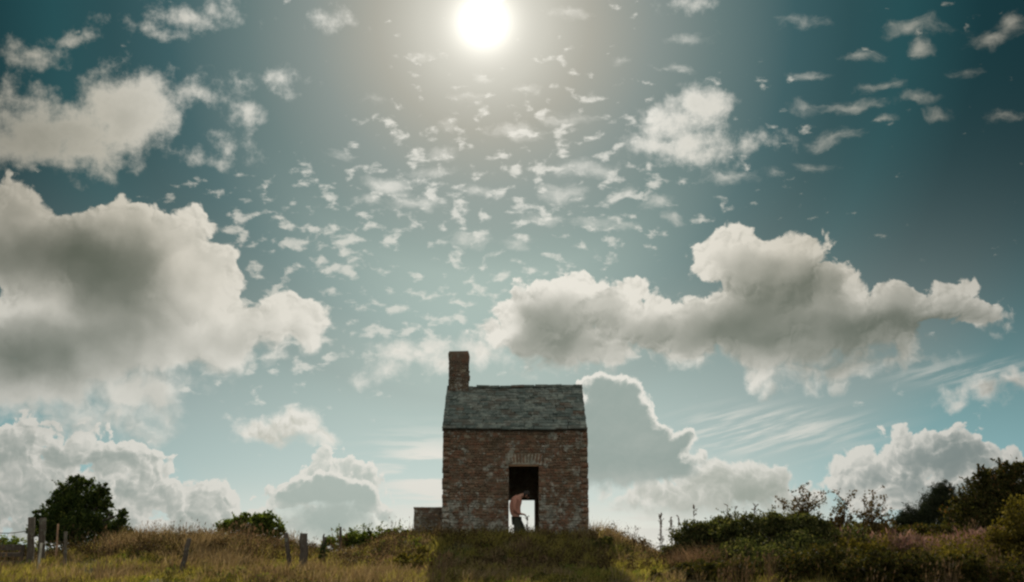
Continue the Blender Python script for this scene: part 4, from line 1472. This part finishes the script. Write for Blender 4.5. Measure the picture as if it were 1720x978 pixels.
def pat(x, y, s, ph):
    return (np.sin(x * s + ph) * np.cos(y * s * .8 - ph * 1.7) + np.sin(x * s * 2.3 - y * s * 1.1 + ph) * .6 + np.sin(x * s * .45 + y * .3 * s + ph * 2)) / 2.6


def on_bank(x, y):
    return sstep((-x - 5.6) / 1.0) * sstep((y - 32.3) / 1.5) * (.12 + .88 * sstep((x + 13.4) / 1.8))


def scrub(x, y):
    """where the right hand thicket covers the ground"""
    return sstep((x - 3.2 - (y - 28) * .135 + .35 * np.sin(y * 2.1)) / 1.9)


def dry_h(x, y):
    h = .27 + .15 * pat(x, y, 1.1, .4)
    h = h + .24 * on_bank(x, y) * (.75 + .5 * pat(x, y, 2.1, .9))
    near_post = np.exp(-((x + 5.9) / .7) ** 2 - ((y - 34) / 4) ** 2)
    h = h * (1 - .5 * near_post)
    wallfoot = sstep((3.6 - np.abs(x - .1)) / .8) * sstep((y - 35.8) / 1.2) * (np.abs(x - .38) > .62)
    h = h + wallfoot * (.11 + .16 * pat(x, y, 2.4, 1.7))
    return np.maximum(h, .10)


def dry_k(x, y):
    return (1 - .75 * scrub(x, y)) * np.clip(.42 + .75 * pat(x, y, .8, 1.3) + .18 * on_bank(x, y) - .35 * sstep((28.5 - y) / 2.5), .05, 1)


def green_h(x, y):
    return .19 + .10 * pat(x, y, 1.4, 2.2) + .14 * on_bank(x, y) + .07 * sstep((y - 34) / 3) * (np.abs(x) < 3.2)


def green_k(x, y):
    return (1 - .75 * scrub(x, y)) * np.clip(.70 - .6 * pat(x, y, .8, 1.3) + .3 * sstep((29 - y) / 3), .15, 1)


grass('dry_grass', 270000, dry_h, dry_k, MAT_DRY, .013, 'tufts of dry brown grass covering the mound and the banks', .50, 11)
grass('green_grass', 290000, green_h, green_k, MAT_GREEN, .013, 'shorter olive green grass between the dry tufts', .55, 12)
grass('seeding_grass', 20000, lambda x, y: dry_h(x, y) * 1.15 + .05, lambda x, y: np.clip(.08 + .75 * on_bank(x, y) + .3 * pat(x, y, .9, .2), .03, 1), MAT_STALK, .006,
      'seeding grass heads along the top of the left bank', .25, 13, .075, MAT_SEED)
grass('pink_plumes', 9000, lambda x, y: .50 + .16 * pat(x, y, 1.5, .7), lambda x, y: np.clip(.55 + .9 * pat(x, y, 1.6, .9), 0, 1) * (np.abs((x - 10.9) / 2.6) < 1), MAT_STALK, .008,
      'faded pink plumed weeds in front of the conifers', .35, 14, .15, MAT_PINK, (8.2, 13.8, 31.5, 33.6))


# low herbs and bramble leaves that break up the grass, too many to count
def herbs(name, n, keep, mat, size, hfun, label, seed, region=(-17.5, 18.5, 24.5, 42)):
    r = np.random.default_rng(seed)
    k = n // 40
    x = r.uniform(region[0], region[1], k)
    y = r.uniform(region[2], region[3], k)
    sel = (r.random(k) < keep(x, y)) & (np.abs(x) < y * .47 + .5) & ~((x > HOUSE['xL'] - .3) & (x < HOUSE['xR'] + .3) & (y > HOUSE['yF'] - .3) & (y < HOUSE['yB'] + .3))
    x, y = x[sel], y[sel]
    h = hfun(x, y) * r.uniform(.5, 1.3, len(x))
    w = r.uniform(.12, .34, len(x))
    c = r.integers(20, 64, len(x))
    idx = np.repeat(np.arange(len(x)), c)
    d = r.normal(size=(len(idx), 3))
    d /= np.linalg.norm(d, axis=1)[:, None]
    d *= (r.random(len(idx)) ** .4)[:, None]
    X, Y = x[idx] + d[:, 0] * w[idx], y[idx] + d[:, 1] * w[idx]
    Z = ground_z(X, Y) + h[idx] * (.55 + .5 * d[:, 2])
    V, T = leaf_mesh(np.stack([X, Y, Z], 1), size, r, .5)
    o = link(name, mesh_np(name, V, T, mat))
    tag(o, label, 'ground cover', None, 'stuff')


herbs('thicket_cover', 190000, lambda x, y: scrub(x, y) * np.clip(.8 + .5 * pat(x, y, 1.2, .3), 0, 1), MAT_BRAMBLE, .07, lambda x, y: (.08 + .30 * scrub(x, y)) + .26 * pat(x, y, 1.1, 1.1) * scrub(x, y), 'tangled dark bramble cover over the right hand bank', 21, (2.8, 18.5, 28.3, 36.5))
herbs('thicket_cover', 150000, lambda x, y: scrub(x, y) * np.clip(.05 + .9 * pat(x, y, 1.0, 2.3) + .55 * sstep((x - 6) / 3), 0, 1), MAT_YELLOW, .07, lambda x, y: .42 + .16 * sstep((x - 6) / 3) + .2 * pat(x, y, .9, 1.1), 'yellow green leafy sprays among the brambles on the right bank', 22, (2.8, 18.5, 28.3, 36.5))
herbs('low_herbs', 70000, lambda x, y: (1 - scrub(x, y)) * np.clip(.25 + .7 * pat(x, y, .7, 4.0), .05, 1), MAT_BUSH, .06, lambda x, y: .20 + .12 * on_bank(x, y) + 0 * x, 'low leafy herbs scattered through the grass', 23)
herbs('low_herbs', 150000, lambda x, y: (1 - scrub(x, y)) * np.clip(.10 + .7 * pat(x, y, .9, 1.0) + (.70 + .5 * pat(x, y, 1.8, .1)) * on_bank(x, y), .02, 1), MAT_BRAMBLE, .055, lambda x, y: .26 + .22 * on_bank(x, y) + 0 * x, 'dark bramble sprays scattered through the left bank', 24)

grass('dock_stalks', 22000, lambda x, y: .62 + .16 * pat(x, y, 1.7, .3), lambda x, y: np.clip(.10 + .8 * on_bank(x, y) * (.5 + pat(x, y, 1.3, 2.0)) + .25 * scrub(x, y), 0, 1), MAT_STALK, .010,
      'dark brown dock stalks standing in the left bank', .14, 15, .09, MAT_STALK)
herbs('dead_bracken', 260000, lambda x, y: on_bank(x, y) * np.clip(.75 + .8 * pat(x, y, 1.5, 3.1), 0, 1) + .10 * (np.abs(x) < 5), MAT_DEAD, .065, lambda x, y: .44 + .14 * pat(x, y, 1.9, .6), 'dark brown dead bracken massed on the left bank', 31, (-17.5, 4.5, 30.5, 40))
grass('tan_tussocks', 24000, lambda x, y: .55 + .12 * pat(x, y, 1.9, .5), lambda x, y: np.clip(1 - ((x - 4.9 - (y - 31) * .15) / .75) ** 2 - ((y - 31.2) / 1.6) ** 2, 0, 1), MAT_SEED, .010,
      'pale tan tussocks leaning out of the right bank', .75, 16, None, None, (3.4, 6.6, 29, 33.5))
